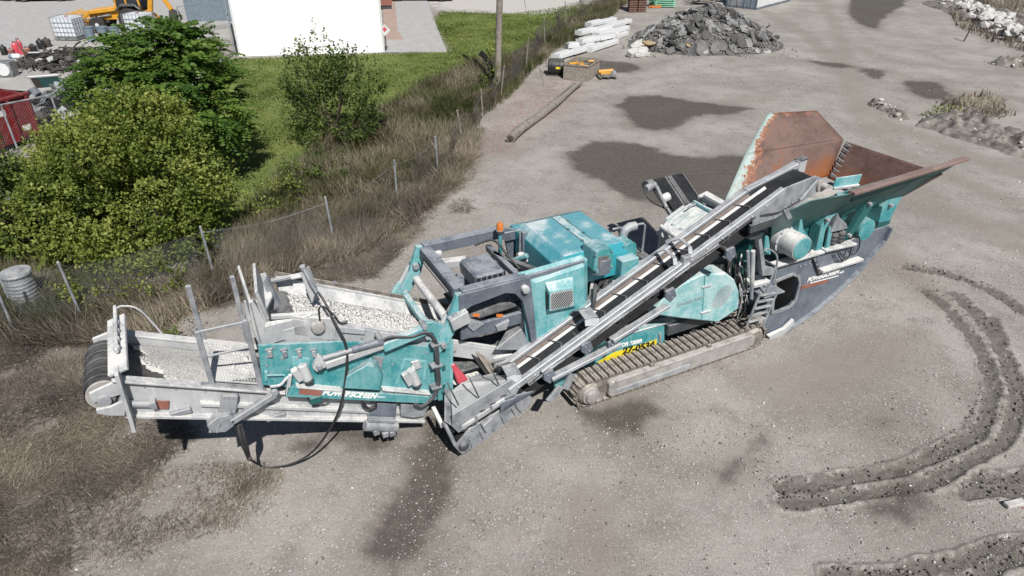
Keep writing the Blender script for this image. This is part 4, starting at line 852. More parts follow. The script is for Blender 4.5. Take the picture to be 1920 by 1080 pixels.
# brown stacks and mint pallets at the top edge
for u, l in ((1185,'left'),(1202,'right')):
    p = G(u,22); root = empty('brown_stack', (p[0],p[1],0), .1); tag(root, f'stack of rusty brown trays at the fence end, {l} one', 'stack', 'rusty tray stacks')
    for k in range(14): MB().box((0,0,.07+k*.16),(.62,.6,.12)).build('tray', 'brown_stack', root, bevel=.02)
p = G(1240,12); root = empty('mint_pallet_pile', (p[0],p[1],0), .15); tag(root, 'pile of mint green slatted frames at the top edge', 'frames')
for k in range(6):
    for j in range(6): MB().box((random.uniform(-.1,.1),-.6+j*.24,.1+k*.13),(1.7,.1,.05),Matrix.Rotation(.1*(k-2),3,'Z')).build('slat', 'mint', root)
    for x in (-.7,.7): MB().box((x,0,.05+k*.13),(.1,1.4,.05)).build('bearer', 'mint', root)
p = G(1228,15); root = empty('orange_scrap', (p[0],p[1],0)); tag(root, 'orange scrap piece in front of the mint green frames', 'scrap'); MB().beam((-.5,0,.1),(.5,.2,.15),.15,.1).build('bar','orange',root); MB().beam((-.3,-.2,.08),(.4,-.1,.1),.1,.08).build('bar','orange',root)
p = G(1318,8); root = empty('timber_pile', (p[0],p[1],0)); tag(root, 'jumbled grey timbers behind the rubble pile', 'timber')
for k in range(12): MB().beam((random.uniform(-1.8,-.5),random.uniform(-.6,.6),random.uniform(.1,.5)),(random.uniform(.5,1.9),random.uniform(-.6,.6),random.uniform(.1,.6)),.14,.08).build('plank','pole_wood',root)
# white rock heap and leaning post at the right
root = empty('white_rock_heap', (*V2(G(1830,45)),0)); tag(root, 'line of white broken rock along the right bank', 'rocks'); oz = V2(G(1830,45))
path = [V2(G(u,v)) for u, v in ((1775,-8),(1790,8),(1815,22),(1845,38),(1870,55),(1900,68),(1940,84))]
rk = []
for k in range(8):
    vv = ICO*(1+rng.uniform(-.3,.3,(12,1)))*np.array([1,.8,.6]); me = bpy.data.meshes.new('rock'); me.from_pydata([tuple(q) for q in vv],[],[tuple(map(int,f)) for f in ICOF]); me.materials.append(MAT['white_stone']); rk.append(me)
for k in range(230):
    t_ = random.random()*5.99; i = int(t_); q = path[i]+(path[i+1]-path[i])*(t_-i)+np.array([random.gauss(0,.55),random.gauss(0,.8)])-oz; s = random.uniform(.12,.4)
    inst('rock', rk[k%8], root, Matrix.Translation((q[0],q[1],s*.3+max(0,.5-.5*abs(random.gauss(0,.5)))))@Matrix.Rotation(random.uniform(0,6),4,'Z')@Matrix.Rotation(random.uniform(-.6,.6),4,'X')@Matrix.Scale(s,4))
a = G(1806,78); root = empty('leaning_post', (a[0],a[1],0)); tag(root, 'thin dark post leaning at the right bank', 'post'); MB().beam((0,0,-.1),(.35,.1,1.1),.07,.07).build('shaft','scrap_dark',root,bevel=.01); MB().box((.35,.1,1.12),(.1,.1,.05)).build('cap','scrap_dark',root)
# mud bank and dirt mound on the right
def mound(name, pxpath, rad, hh, mat, seed, label, cat):
    path = [V2(G(u,v)) for u, v in pxpath]; P_ = np.array(path); mn = P_.min(0)-rad*1.4; mx = P_.max(0)+rad*1.4; m = 90; X, Y = np.meshgrid(np.linspace(mn[0],mx[0],m), np.linspace(mn[1],mx[1],m)); x = X.ravel(); y = Y.ravel()
    d = seg_dist(x+(fbm(x*.9,y*.9,seed)-.47)*1.2, y, [tuple(q) for q in path]); h = np.clip(1-(d/rad)**2,0,1)*hh*(.15+1.5*fbm(x*1.4,y*1.4,seed+3))+np.where(d<rad,(fbm(x*4,y*4,seed+7)-.45)*.55*np.clip(1.2-d/rad,0,1),0)-.04-.1*(d>rad)
    i = np.arange(m-1)[:,None]*m+np.arange(m-1)[None,:]; o = raw_mesh(name, np.stack([x,y,h],1), np.stack([i,i+1,i+m+1,i+m],-1).reshape(-1,4), mat, None, None, False); o['kind'] = 'structure'; return o
plain('bank_mud', (.27,.25,.23), (.09,.08,.07), 2.2, .95, .8, bscale=14)
mound('mud_bank', [(1790,235),(1830,248),(1870,262),(1960,290)], 1.3, .55, 'bank_mud', 3, '', ''); mound('dirt_mound', [(1890,122),(1960,118)], .9, .5, 'bank_mud', 8, '', '')
mound('mud_bank', [(1640,196),(1665,205),(1690,222)], .35, .22, 'bank_mud', 12, '', '')
mound('scrub_bank', [(1790,10),(1850,30),(1960,60)], 2.4, .5, 'bank_mud', 19, '', '')
a = G(1783,226,.1); b = G(1797,206,.35); o = MB().beam(a, b, .22, .06).build('timber_plank', 'pole_wood', bevel=.01); tag(o, 'grey plank propped in the mud by the green weeds', 'plank')
a = G(1884,951); b = G(1917,944); o = MB().beam((a[0],a[1],.045),(b[0],b[1],.05),.11,.06).build('wood_offcut', 'white_stone', bevel=.008); tag(o, 'short pale wood offcut on the dirt at the right edge', 'wood')

Pb = []
for pxp, sp_, n_ in (([(1780,232),(1830,245),(1870,262),(1960,290)],.8,700),([(1880,122),(1960,118)],.6,220),([(1640,196),(1665,205),(1690,222)],.25,90)):
    q = [V2(G(u,v)) for u, v in pxp]
    for k in range(n_):
        j = int(rng.integers(len(q)-1)); a = q[j]+(q[j+1]-q[j])*rng.random()+rng.normal(size=2)*sp_*.6; Pb.append((a[0],a[1],rng.uniform(.0,.3)*max(0,1-k%3*.4)))
ob = rocks('bank_debris', np.array(Pb), np.clip(rng.lognormal(-2.9,.5,len(Pb)),.02,.16), 'pebble', False, .7); tag(ob, 'broken stone and clods on the mud bank at right', 'rubble')
# ================================================================ THE TRACKED CRUSHER
MO = G(1095,766); _mb = G(1420,652); MTH = math.atan2(_mb[1]-MO[1], _mb[0]-MO[0])
ME1 = np.array([math.cos(MTH), math.sin(MTH), 0]); ME2 = np.array([-math.sin(MTH), math.cos(MTH), 0])
def LY(u, v, y):
    d = ray(u, v); t = (y-(CAM-MO)@ME2)/(d@ME2); q = CAM+t*d-MO; return (float(q@ME1), y, float(q[2]))
def LZ(u, v, z):
    q = G(u, v, z)-MO; return (float(q@ME1), float(q@ME2), z)
K = empty('tracked_crusher', (MO[0], MO[1], 0), MTH); tag(K, 'long teal and grey tracked rock crusher with hopper, screen and conveyors', 'crusher')
def part(mb, name, mat, bevel=.012, smooth_=False, parent=None, label=None): return mb.build(name, mat, parent or K, smooth_, bevel, label)
def box(name, mat, x0, x1, y0, y1, z0, z1, bevel=.012, parent=None): return part(MB().bx(x0,x1,y0,y1,z0,z1), name, mat, bevel, False, parent)
def beam(name, mat, a, b, w, h, bevel=.008, parent=None, up=(0,0,1)): return part(MB().beam(a,b,w,h,up), name, mat, bevel, False, parent)
def tube(name, mat, pts, r, n=8, parent=None): return part(MB().tube(pts, r, n), name, mat, 0, True, parent)
def cyl(name, mat, a, b, r, n=18, parent=None, r2=None): return part(MB().cyl(a,b,r,n,r2), name, mat, .006, True, parent)
def xz(pts, y): return [(x, y, z) for x, z in pts]
BOLT = {}
def bolts(parent, pts, r=.022, axis=(0,-1,0), h=.02, mat='galvanised'):
    key = (r, tuple(axis), h, mat)
    if key not in BOLT: BOLT[key] = MB().cyl((0,0,0), Vector(axis)*h, r, 6).mesh('bolt'); BOLT[key].materials.append(MAT[mat])
    for p in pts: inst('bolt', BOLT[key], parent, Matrix.Translation(p))
def text(body, size, loc, rot, mat, parent, shear=.0, bold=.0, name='lettering', extr=.002, ax=1.0, width=None):
    cu = bpy.data.curves.new(name, 'FONT'); cu.body = body; cu.size = size; cu.shear = shear; cu.offset = bold; cu.extrude = extr; cu.space_character = 1.02
    tmp = bpy.data.objects.new('tmp', cu); COL.objects.link(tmp); dg = bpy.context.evaluated_depsgraph_get(); me = bpy.data.meshes.new_from_object(tmp.evaluated_get(dg)); bpy.data.objects.remove(tmp)
    if width: ax = width/max(q.co.x for q in me.vertices)
    me.materials.clear(); me.materials.append(MAT[mat]); o = bpy.data.objects.new(name, me); COL.objects.link(o); o.parent = parent
    o.matrix_local = Matrix.Translation(loc) @ rot.to_4x4() @ Matrix.Diagonal((ax,1,1,1)); return o
FACE = Matrix.Rotation(R(90),3,'X')        # lettering on a wall facing the camera side

# ---------------- tracks
def track(y0, y1, near):
    xa, xb, r, zc = .10, 4.14, .27, .305; yc = (y0+y1)/2; w = y1-y0
    tr = part(MB().plate([(xa+math.cos(a)*(r-.05)*1, y0+.05, zc+math.sin(a)*(r-.05)) for a in np.linspace(math.pi/2,3*math.pi/2,12)]+[(xb+math.cos(a)*(r-.05), y0+.05, zc+math.sin(a)*(r-.05)) for a in np.linspace(-math.pi/2,math.pi/2,12)], (0,w-.1,0)), 'track_chain', 'mud_steel', 0)
    L1 = xb-xa; per = 2*L1+2*math.pi*r; n = 62 if near else 62
    mb = MB(); p = per/n; mb.box((0,0,0),(p*.9,w,.03)); mb.box((-p*.36,0,.035),(.02,w,.055)); mb.box((p*.12,0,.022),(.018,w,.026))
    me = mb.mesh('track_shoe'); me.materials.append(MAT['mud_steel'])
    for k in range(n):
        s = k*per/n
        if s < L1: pos = (xa+s, zc+r); ang = 0
        elif s < L1+math.pi*r: a = (s-L1)/r; pos = (xb+math.sin(a)*r, zc+math.cos(a)*r); ang = a
        elif s < 2*L1+math.pi*r: pos = (xb-(s-L1-math.pi*r), zc-r); ang = math.pi
        else: a = (s-2*L1-math.pi*r)/r; pos = (xa-math.sin(a)*r, zc-math.cos(a)*r); ang = math.pi+a
        if not near and (ang == math.pi or .6 < pos[0] < 3.9): continue
        inst('track_shoe', me, K, Matrix.Translation((pos[0],yc,pos[1]))@Matrix.Rotation(ang,4,'Y'))
    if near:
        fr = part(MB().plate(xz([(.5,.17),(.56,.1),(3.85,.1),(4.1,.18),(4.1,.4),(3.9,.47),(.56,.47),(.5,.42)], y0-.06), (0,.5,0)), 'track_frame', 'mud_frame', .02)
        part(MB().plate(xz([(.66,.17),(2.4,.17),(2.4,.27),(.66,.26)], y0-.075), (0,.02,0)), 'frame_stripe', 'rail_galv', .004, False, fr)
        part(MB().plate(xz([(.62,.44),(3.93,.44),(3.93,.485),(.62,.485)], y0-.09), (0,.05,0)), 'frame_ledge', 'mud_frame', .008, False, fr)
        for x in (.75,1.4,2.1,2.8,3.5): cyl('track_roller','mud_steel',(x,y0-.02,.11),(x,y0+.3,.11),.07,14)
        for x in (1.5,2.9): cyl('carrier_roller','mud_steel',(x,y0-.02,.5),(x,y0+.3,.5),.05,14)
    part(MB().lathe([(.2,-.02),(.25,.06),(.25,.3),(.2,.31)], (xa,y0,zc), 'y', 24), 'sprocket', 'mud_steel', 0, True)
    part(MB().lathe([(.1,-.13),(.125,-.12),(.13,-.08),(.175,-.07),(.19,.0),(.19,.05)], (xa,y0,zc), 'y', 24), 'final_drive', 'mud_frame', 0, True)
    part(MB().lathe([(.08,-.05),(.18,-.04),(.23,.03),(.23,.3)], (xb,y0,zc), 'y', 24), 'idler_wheel', 'mud_steel', 0, True)
track(0, .4, True); track(1.95, 2.35, False)

# ---------------- chassis
box('chassis_beam', 'grey_paint', -2.2, 4.6, .55, .75, .72, 1.02); box('chassis_beam', 'grey_paint', -2.2, 4.6, 1.65, 1.85, .72, 1.02)
box('undercarriage_cross_beam', 'dark_paint', .9, 1.3, .55, 2.0, .42, .62); box('undercarriage_cross_beam', 'dark_paint', 2.9, 3.3, .55, 2.0, .42, .62)
box('machinery_block', 'dark_paint', -.2, 2.2, .75, 1.75, 1.0, 2.1); box('belly_plate', 'dark_paint', -2.0, 4.4, .75, 1.65, .62, .7)
# front side plates with the access opening
yC = .2
cp = [LY(u,v,yC) for u, v in ((1432,612),(1440,632),(1466,621),(1520,585),(1560,552),(1608,505),(1656,448),(1668,424),(1640,432),(1582,462),(1540,474),(1448,500))]
hole = [LY(u,v,yC) for u, v in ((1452,527),(1486,513),(1496,517),(1498,530),(1490,562),(1480,574),(1462,582),(1446,586))]
sp = part(MB().plate(cp, (0,.05,0), [hole]), 'front_side_plate', 'grey_paint', 0)
far = [(x, 2.25, z) for x, y, z in cp]; part(MB().plate(far, (0,.05,0)), 'front_side_plate', 'grey_paint', 0)
rim = MB(); hl = hole+[hole[0]]
for a, b in zip(hl[:-1], hl[1:]): rim.beam((a[0],yC-.02,a[2]),(b[0],yC-.02,b[2]),.06,.035,(0,1,0))
part(rim, 'opening_rim', 'galvanised', 0, False, sp)
for a, b in zip(cp[2:7], cp[3:8]): beam('bottom_flange', 'grey_paint', (a[0],yC+.0,a[2]-.02),(b[0],yC+.0,b[2]-.02),.18,.04)
part(MB().plate([LY(u,v,yC-.03) for u, v in ((1436,627),(1466,613),(1484,596),(1484,604),(1464,625),(1440,635))], (0,-.08,0)), 'tow_lug_flange', 'dusty_white', .006)
beam('deck_ledge', 'dusty_white', LY(1450,497,yC-.06), LY(1540,470,yC-.06), .2, .05); beam('deck_ledge', 'dusty_white', LY(1542,468,yC-.06), LY(1600,455,yC-.06), .2, .05)
beam('lower_ledge', 'dusty_white', LY(1538,508,yC-.08), LY(1614,485,yC-.08), .16, .06); beam('plate_stiffener', 'dark_paint', LY(1527,484,yC-.04), LY(1536,512,yC-.04), .05, .07)
bolts(sp, [LY(1528+k*3,488+k*7.5,yC-.07) for k in range(4)]); bolts(sp, [LY(1500+k*9,499-k*2.6,yC) for k in range(4)])
tx = LY(1513,529,yC-.012); te = LY(1573,512,yC-.012); ang = math.atan2(te[2]-tx[2], te[0]-tx[0]); RT = Matrix.Rotation(-ang,3,'Y')@FACE
text('POWERSCREEN', .14, tx, RT, 'lettering_white', sp, .25, .007, width=math.hypot(te[0]-tx[0],te[2]-tx[2])); beam('logo_dash', 'lettering_white', LY(1574,512,yC-.012), LY(1582,509,yC-.012), .006, .03, 0, sp)
beam('logo_underline','lettering_white',LY(1519,531,yC-.012),LY(1572,517,yC-.012),.006,.022,0,sp)
part(MB().plate([LY(u,v,yC-.008) for u, v in ((1503,536),(1553,523),(1554,529),(1502,543))], (0,.006,0)), 'faded_logo', 'faded_red', 0, False, sp)
for p in ((6.6,.2,1.75),): pass
part(MB().plate(xz([(5.5,.7),(6.7,1.2),(7.4,1.9),(7.4,2.0),(5.5,2.0)], .9), (0,.6,0)), 'feeder_frame', 'dark_paint', 0)
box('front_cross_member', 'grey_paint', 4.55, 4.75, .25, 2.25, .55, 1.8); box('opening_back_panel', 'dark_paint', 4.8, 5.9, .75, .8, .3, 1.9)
lug = part(MB().plate([LY(u,v,.12) for u, v in ((1420,604),(1432,600),(1436,625),(1431,632),(1424,630))], (0,.06,0)), 'tow_eye', 'mud_frame', .006)

# ---------------- feeder sides, drive drum, springs
fs = part(MB().plate([LY(u,v,.42) for u, v in ((1440,415),(1600,355),(1690,330),(1668,420),(1640,430),(1560,462),(1452,495))], (0,.05,0)), 'feeder_side', 'teal_dark_shaded', 0)
box('feeder_side','teal_dark_shaded',4.6,7.7,1.98,2.03,1.4,2.3,0)
c = LY(1478,452,.22); dm = part(MB().lathe([(.2,-.34),(.245,-.33),(.255,-.28),(.255,.05),(.3,.06),(.3,.2)], (c[0],.2,c[2]), 'y', 28), 'vibrator_drum', 'dusty_white', 0, True)
part(MB().lathe([(.03,-.352),(.22,-.35),(.23,-.335)], (c[0],.2,c[2]), 'y', 28), 'drum_cap', 'teal', 0, True, dm); bolts(dm, [(c[0]+.28*math.cos(a),.255,c[2]+.28*math.sin(a)) for a in np.linspace(0,6.28,9)[:-1]])
c2 = LY(1622,430,.25); part(MB().lathe([(.2,-.06),(.24,-.05),(.25,.2)], (c2[0],.25,c2[2]), 'y', 24), 'feeder_drum', 'teal', 0, True)
def rib(px, name='hopper_rib', mat='teal', y=.14, t=.26): return part(MB().plate([LY(u,v,y) for u, v in px], (0,t,0)), name, mat, .01)
rib(((1530,470),(1541,468),(1548,432),(1560,408),(1598,374),(1592,366),(1552,402),(1540,424))); rib(((1548,466),(1556,463),(1562,430),(1556,424)), y=.12, t=.06)
rib(((1590,442),(1600,440),(1644,378),(1640,370),(1632,372)), 'hydraulic_strut', 'teal_dark_shaded', .1, .12); rib(((1648,418),(1668,414),(1690,372),(1712,345),(1706,338),(1672,366),(1655,388)), y=.14, t=.3)
rib(((1494,455),(1498,430),(1503,400),(1507,430),(1522,452),(1520,460),(1508,462)), 'spring_bracket', 'teal', .1, .2); rib(((1436,440),(1442,445),(1446,478),(1432,478)), 'spring_bracket', 'teal', .12, .2)
for u, v in ((1502,466),(1516,463),(1566,448),(1580,444)): q = LY(u,v,.15); part(MB().lathe([(.085,-.12),(.1,-.09),(.085,-.05),(.1,-.01),(.085,.03),(.1,.07),(.08,.11)], (q[0],.2,q[2]), 'z', 16), 'rubber_spring', 'rubber_dusty', 0, True)
rib(((1558,436),(1590,428),(1588,420),(1575,408),(1572,400),(1566,414)), 'spring_bracket', 'galvanised', .1, .18)
for pts in (((1590,470),(1600,478),(1610,465),(1612,448),(1606,440)), ((1574,472),(1582,484),(1592,480),(1596,462)), ((1570,472),(1578,487),(1590,484),(1599,458))): tube('hydraulic_hose','rubber',smooth([LY(u,v,.08) for u, v in pts],5),.014,6)
cyl('strut_pin','galvanised',LY(1590,440,.1),(LY(1590,440,.1)[0],.02,LY(1590,440,.1)[2]),.04,12); cyl('strut_pin','galvanised',LY(1628,381,.1),(LY(1628,381,.1)[0],.02,LY(1628,381,.1)[2]),.04,12)
for u, v in ((1668,384),(1549,411)): q = LY(u,v,.13); cyl('strut_pin','galvanised',q,(q[0],.05,q[2]),.04,12)
box('feeder_pan', 'mud_frame', 4.6, 7.9, .47, 1.98, 2.3, 2.36)

# ---------------- hopper wings (rusted inside, teal outside)
def wing(name, pts, t, edge, orange, label=None, sub=14):
    """bilinear patch of rusted plate with thickness, edge wear and orange wash carried on its own attributes"""
    (a, b, c_, d) = [np.array(p, float) for p in pts]; V = []; ed = []; og = []
    for i in range(sub+1):
        for j in range(sub+1):
            s, w = i/sub, j/sub; V.append((a*(1-s)+b*s)*(1-w)+(d*(1-s)+c_*s)*w); ed.append(edge(s,w)); og.append(orange(s,w))
    n_ = sub+1; i = np.arange(sub)[:,None]*n_+np.arange(sub)[None,:]; F = np.stack([i,i+n_,i+n_+1,i+1],-1).reshape(-1,4)
    o = raw_mesh(name, V, F, 'hopper_rust', None, K); me = o.data; me.materials.append(MAT['teal_dark_shaded']); me.materials.append(MAT['hopper_rust'])
    for k, q in (('edge',ed),('orange',og)): at = me.attributes.new(k,'FLOAT','POINT'); at.data.foreach_set('value', np.array(q,np.float32))
    m = o.modifiers.new('thick','SOLIDIFY'); m.thickness = t; m.offset = -1; m.material_offset = 1; m.material_offset_rim = 2
    if label: o['label'] = label
    return o
fB0 = (4.55,2.05,2.35); fB1 = (8.0,2.05,2.7)
fwA = LZ(1440,212,3.85); fwB = LZ(1531,207,3.85); fwC = LZ(1583,266,3.3); fwF = LY(1352,364,2.35)
mid0 = LZ(1393,294,3.2); mid0 = LY(1398,288,2.62); mid1 = (fwC[0]+.02, fwC[1]+.05, fwC[2]+.05)
n_edge = lambda s, w: max(0, .62-s*2.4)+max(0,(w-.72)*1.2)
wing('hopper_wing', (mid0, mid1, fwB, fwA), .03, lambda s,w: max(0,.5-s*2.4)+max(0,(w-.75)*.8), lambda s,w: 0., 'rusty upper half of the far hopper wing')
wing('hopper_wing', ((fwF[0],2.2,fwF[2]-.1), (7.75,1.92,2.55), mid1, mid0), .03, lambda s,w: max(0,.55-s*2.0), lambda s,w: max(0,min(1,(s-.45)*3))*max(0,.9-w*1.3), 'rusty lower half of the far hopper wing')
bD = LZ(1725,314,3.3)
wing('hopper_back_wall', ((7.7,1.95,2.5), (7.7,.3,2.5), (bD[0]+.1,-.3,3.3), (fwC[0]+.06,fwC[1]-.0,3.3)), .03, lambda s,w: 0., lambda s,w: max(0,.5-w)*1.2)
nT = LZ(1812,297,3.66); nF = LZ(1597,362,3.5); nM = LZ(1692,330,3.58)
wing('hopper_wing', (nF, nT, (7.7,.28,2.5), (5.2,.28,2.6)), -.03, lambda s,w: 0, lambda s,w: 0, 'near hopper wing, teal underside darkened as shade')
beam('hopper_top_edge', 'rust_edge', (nF[0],nF[1],nF[2]+.0), (nT[0],nT[1],nT[2]), .15, .06)
beam('hopper_outer_rail', 'teal_dark_shaded', (nF[0]+.4,nF[1]+.26,nF[2]-.3), (nT[0]-.75,nT[1]+.24,nT[2]-.28), .08, .1)
ext0 = LY(1447,398,-.1); skp = [LY(1597,362,-.42),LY(1520,375,-.3),LY(1447,408,-.3),LY(1445,440,.38),LY(1500,428,.38),LY(1590,398,.38)]; skm = MB(); skm.add(skp,[(0,1,4,5),(1,2,3,4)]); so = part(skm,'hopper_front_skirt','teal_dark_shaded',0); so.modifiers.new('thick','SOLIDIFY').thickness = .02
part(MB().plate([LY(u,v,-.12) for u, v in ((1563,352),(1610,345),(1617,327),(1569,334))], (0,.03,0)), 'hopper_tab', 'teal_dusty', .006); beam('hopper_tab_edge','dusty_white',LY(1563,354,-.14),LY(1610,347,-.14),.05,.05)
hinge = [fwC[i]*1.0 for i in range(3)]
for k in range(7):
    t_ = k/6; q0 = np.array((fwC[0]-.02,fwC[1]-.06,3.26)); q1 = np.array((7.68,1.86,2.62)); q = q0+(q1-q0)*t_; part(MB().plate([(q[0],q[1],q[2]+.06),(q[0]+.02,q[1]-.16,q[2]),(q[0],q[1],q[2]-.05)], (-.02,-.01,.0)), 'hopper_gusset', 'galvanised', .003)
for x in (5.6,6.3,7.0,7.6): beam('hopper_gusset_arm','teal_dark_shaded',(x,.36,2.5),(x+.35,-.25,3.36),.05,.12)
for x in (): beam('hopper_gusset_arm','teal_dark_shaded',(x,2.08,2.5),(x+.3,2.75,3.4),.05,.12)

# ---------------- crusher box
kb = MB(); tp = [LZ(u,v,2.78) for u, v in ((1236,428),(1252,404),(1303,374),(1345,394),(1292,446))]; 
kb.plate([(p[0],p[1],1.1) for p in tp], (0,0,1.68)); part(kb, 'crusher_body', 'crusher_white', .05)
for (u0,v0),(u1,v1) in (((1263,422),(1300,390)),((1278,430),(1316,400)),((1250,412),(1282,388))): beam('body_ridge','crusher_white',LZ(u0,v0,2.81),LZ(u1,v1,2.81),.07,.06)
beam('body_ridge','teal_dusty',LZ(1301,378,2.83),LZ(1340,400,2.83),.06,.06); tube('lifting_handle','galvanised',[LZ(1290,392,2.8),LZ(1291,388,2.95),LZ(1303,382,2.95),LZ(1303,385,2.8)],.018,6)
beam('inlet_hood_edge','dusty_white',LZ(1322,366,2.9),LZ(1356,385,2.9),.1,.07); part(MB().plate([LZ(u,v,2.72) for u, v in ((1306,374),(1324,365),(1358,384),(1346,394))], (0,0,.1)), 'inlet_hood', 'dusty_white', .02)
box('crusher_lower', 'dark_paint', 2.2, 4.5, .75, 1.75, .75, 1.9)
for k in range(5): cyl('hydraulic_valve','dusty_white',LZ(1236+k*9,436-k*1,2.6+.05*(k%2)),LZ(1246+k*9,440-k*1,2.75),.06,12)
tube('front_pipe','dusty_white',[LZ(1240,425,2.85),LZ(1262,440,2.85),LZ(1280,452,2.8)],.05,10)
# drive-belt guard
gp = [LY(u,v,.1) for u, v in ((1222,590),(1255,545),(1305,520),(1320,514),(1362,512),(1378,525),(1387,548),(1386,578),(1345,605),(1262,596))]
gd = part(MB().plate(gp, (0,.4,0)), 'belt_guard', 'teal_pale', .03)
beam('guard_seam','teal',LY(1322,516,.094),LY(1316,600,.094),.006,.02,0,gd)
for u, v in ((1324,538),(1322,586)): beam('guard_hinge','dusty_white',LY(u-8,v+1,.085),LY(u+10,v-3,.085),.03,.035,.004,gd)
vm = MB(); cc = LY(1354,556,.094)
for k in range(11):
    h = math.sqrt(max(.02,1-((k-5)/5.6)**2))*.24; x = cc[0]+(k-5)*.042; vm.beam((x-.06,.094,cc[2]-h),(x+.06,.094,cc[2]+h),.012,.014,(0,1,0))
part(vm, 'guard_vent', 'dusty_white', 0, False, gd)
tg = LY(1268,577,.09); text('POWERSCREEN', .09, tg, Matrix.Rotation(R(-3),3,'Y')@FACE, 'faded_grey', gd, .2, .0)
tube('spring_coil','mud_steel',[(3.75+.07*math.cos(a),.35+.07*math.sin(a),.75+a*.012) for a in np.linspace(0,40,80)],.014,5)
# side lower panel with lettering
lp = part(MB().plate([LY(u,v,.45) for u, v in ((1040,735),(1128,684),(1246,650),(1246,604),(1150,628),(1040,672))], (0,.04,0)), 'tool_locker', 'teal', .006)
e0 = LY(1150,648,.44); e1 = LY(1204,636,.44); ang = math.atan2(e1[2]-e0[2], e1[0]-e0[0]); RT = Matrix.Rotation(-ang,3,'Y')@FACE
tb = LY(1204,640,.44); Lt = 1.08; text('TRAKPACTOR 320SR', .115, (tb[0]-Lt*math.cos(ang),.44,tb[2]-Lt*math.sin(ang)-.02), RT, 'lettering_white', lp, .15, .006, width=Lt)
sy = part(MB().plate([LY(u,v,.442) for u, v in ((1118,680),(1150,661),(1232,636),(1230,652),(1125,690))], (0,.004,0)), 'phone_sticker', 'sticker_yellow', 0, False, lp)
q = LY(1167,664,.435); q2 = LY(1226,650,.435); L2 = math.hypot(q2[0]-q[0],q2[2]-q[2]); RQ = Matrix.Rotation(-math.atan2(q2[2]-q[2],q2[0]-q[0]),3,'Y')@FACE; text('27-0534', .2, q, RQ, 'lettering_black', sy, 0, .009, width=L2); qq = LY(1128,675,.435); text('8', .2, qq, RQ, 'lettering_black', sy, 0, .009)
beam('locker_latch','galvanised',LY(1237,625,.43),LY(1238,642,.43),.03,.04,.004,lp); beam('locker_top','dusty_white',LY(1150,628,.52),LY(1262,597,.52),.2,.03)
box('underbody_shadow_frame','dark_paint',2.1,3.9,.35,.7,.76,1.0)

# ---------------- ladder and valve stack at the front of the track
for (u0,v0),(u1,v1) in (((1400,612),(1426,548)),((1432,606),(1458,545))): beam('ladder_rail','galvanised',LY(u0,v0,-.08),LY(u1,v1,-.08),.04,.05)
for k in range(5):
    t_ = k/4; beam('ladder_rung','galvanised',LY(1403+22*t_,604-50*t_,-.09),LY(1434+21*t_,596-47*t_,-.09),.07,.035)
beam('grab_rail','galvanised',LY(1436,548,-.02),LY(1454,500,-.02),.03,.03); tube('grab_rail','galvanised',smooth([LY(u,v,0) for u, v in ((1434,470),(1440,466),(1456,478),(1456,500),(1450,530))],4),.018,6)
sup = part(MB().plate([LY(u,v,-.12) for u, v in ((1422,448),(1428,444),(1436,500),(1455,505),(1448,516),(1430,518))], (0,.1,0)), 'conveyor_support', 'galvanised', .008)
part(MB().plate([LY(u,v,-.15) for u, v in ((1392,432),(1412,428),(1430,440),(1428,448),(1408,450),(1394,444))], (0,.18,0)), 'support_head', 'dark_paint', .008)
for (a,b,r,m) in (((1412,470),(1410,528),.045,'dusty_white'),((1410,528),(1409,560),.035,'galvanised'),((1402,470),(1404,520),.03,'galvanised')): cyl('lift_cylinder',m,LY(*a,-.05),LY(*b,-.05),r,12)
box('valve_block','dusty_white',*sorted((LY(1412,530,0)[0],LY(1440,530,0)[0])),-.05,.25,LY(1420,530,0)[2]-.08,LY(1420,530,0)[2],.01)
box('step_plate','grey_paint',*sorted((LY(1425,545,.05)[0],LY(1462,540,.05)[0])),-.1,.3,LY(1440,548,0)[2]-.06,LY(1440,548,0)[2]-.02)
random.seed(11)
for k in range(16):
    u0 = random.uniform(1365,1405); v0 = random.uniform(470,520); u1 = u0+random.uniform(-12,22); v1 = random.uniform(540,600)
    tube('hydraulic_hose', 'rubber' if k%3 else 'dusty_white', smooth([LY(u0,v0,.3),LY((u0+u1)/2+random.uniform(-14,14),(v0+v1)/2,.15),LY(u1,v1,.3)],4), .016, 6)
for k in range(7): box('valve_body','dusty_white' if k%2 else 'teal_dark_shaded',*(lambda q: (q[0]-.07,q[0]+.07,.25,.4,q[2]-.08,q[2]+.08))(LY(1375+k*6,480+random.uniform(0,90),.3)),.01)
tube('air_hose','rubber',smooth([LY(u,v,-.02) for u, v in ((1372,590),(1380,600),(1392,590),(1398,576))],4),.012,6)
box('front_bulkhead','teal_dark_shaded',3.9,4.0,.4,2.0,.9,2.5)

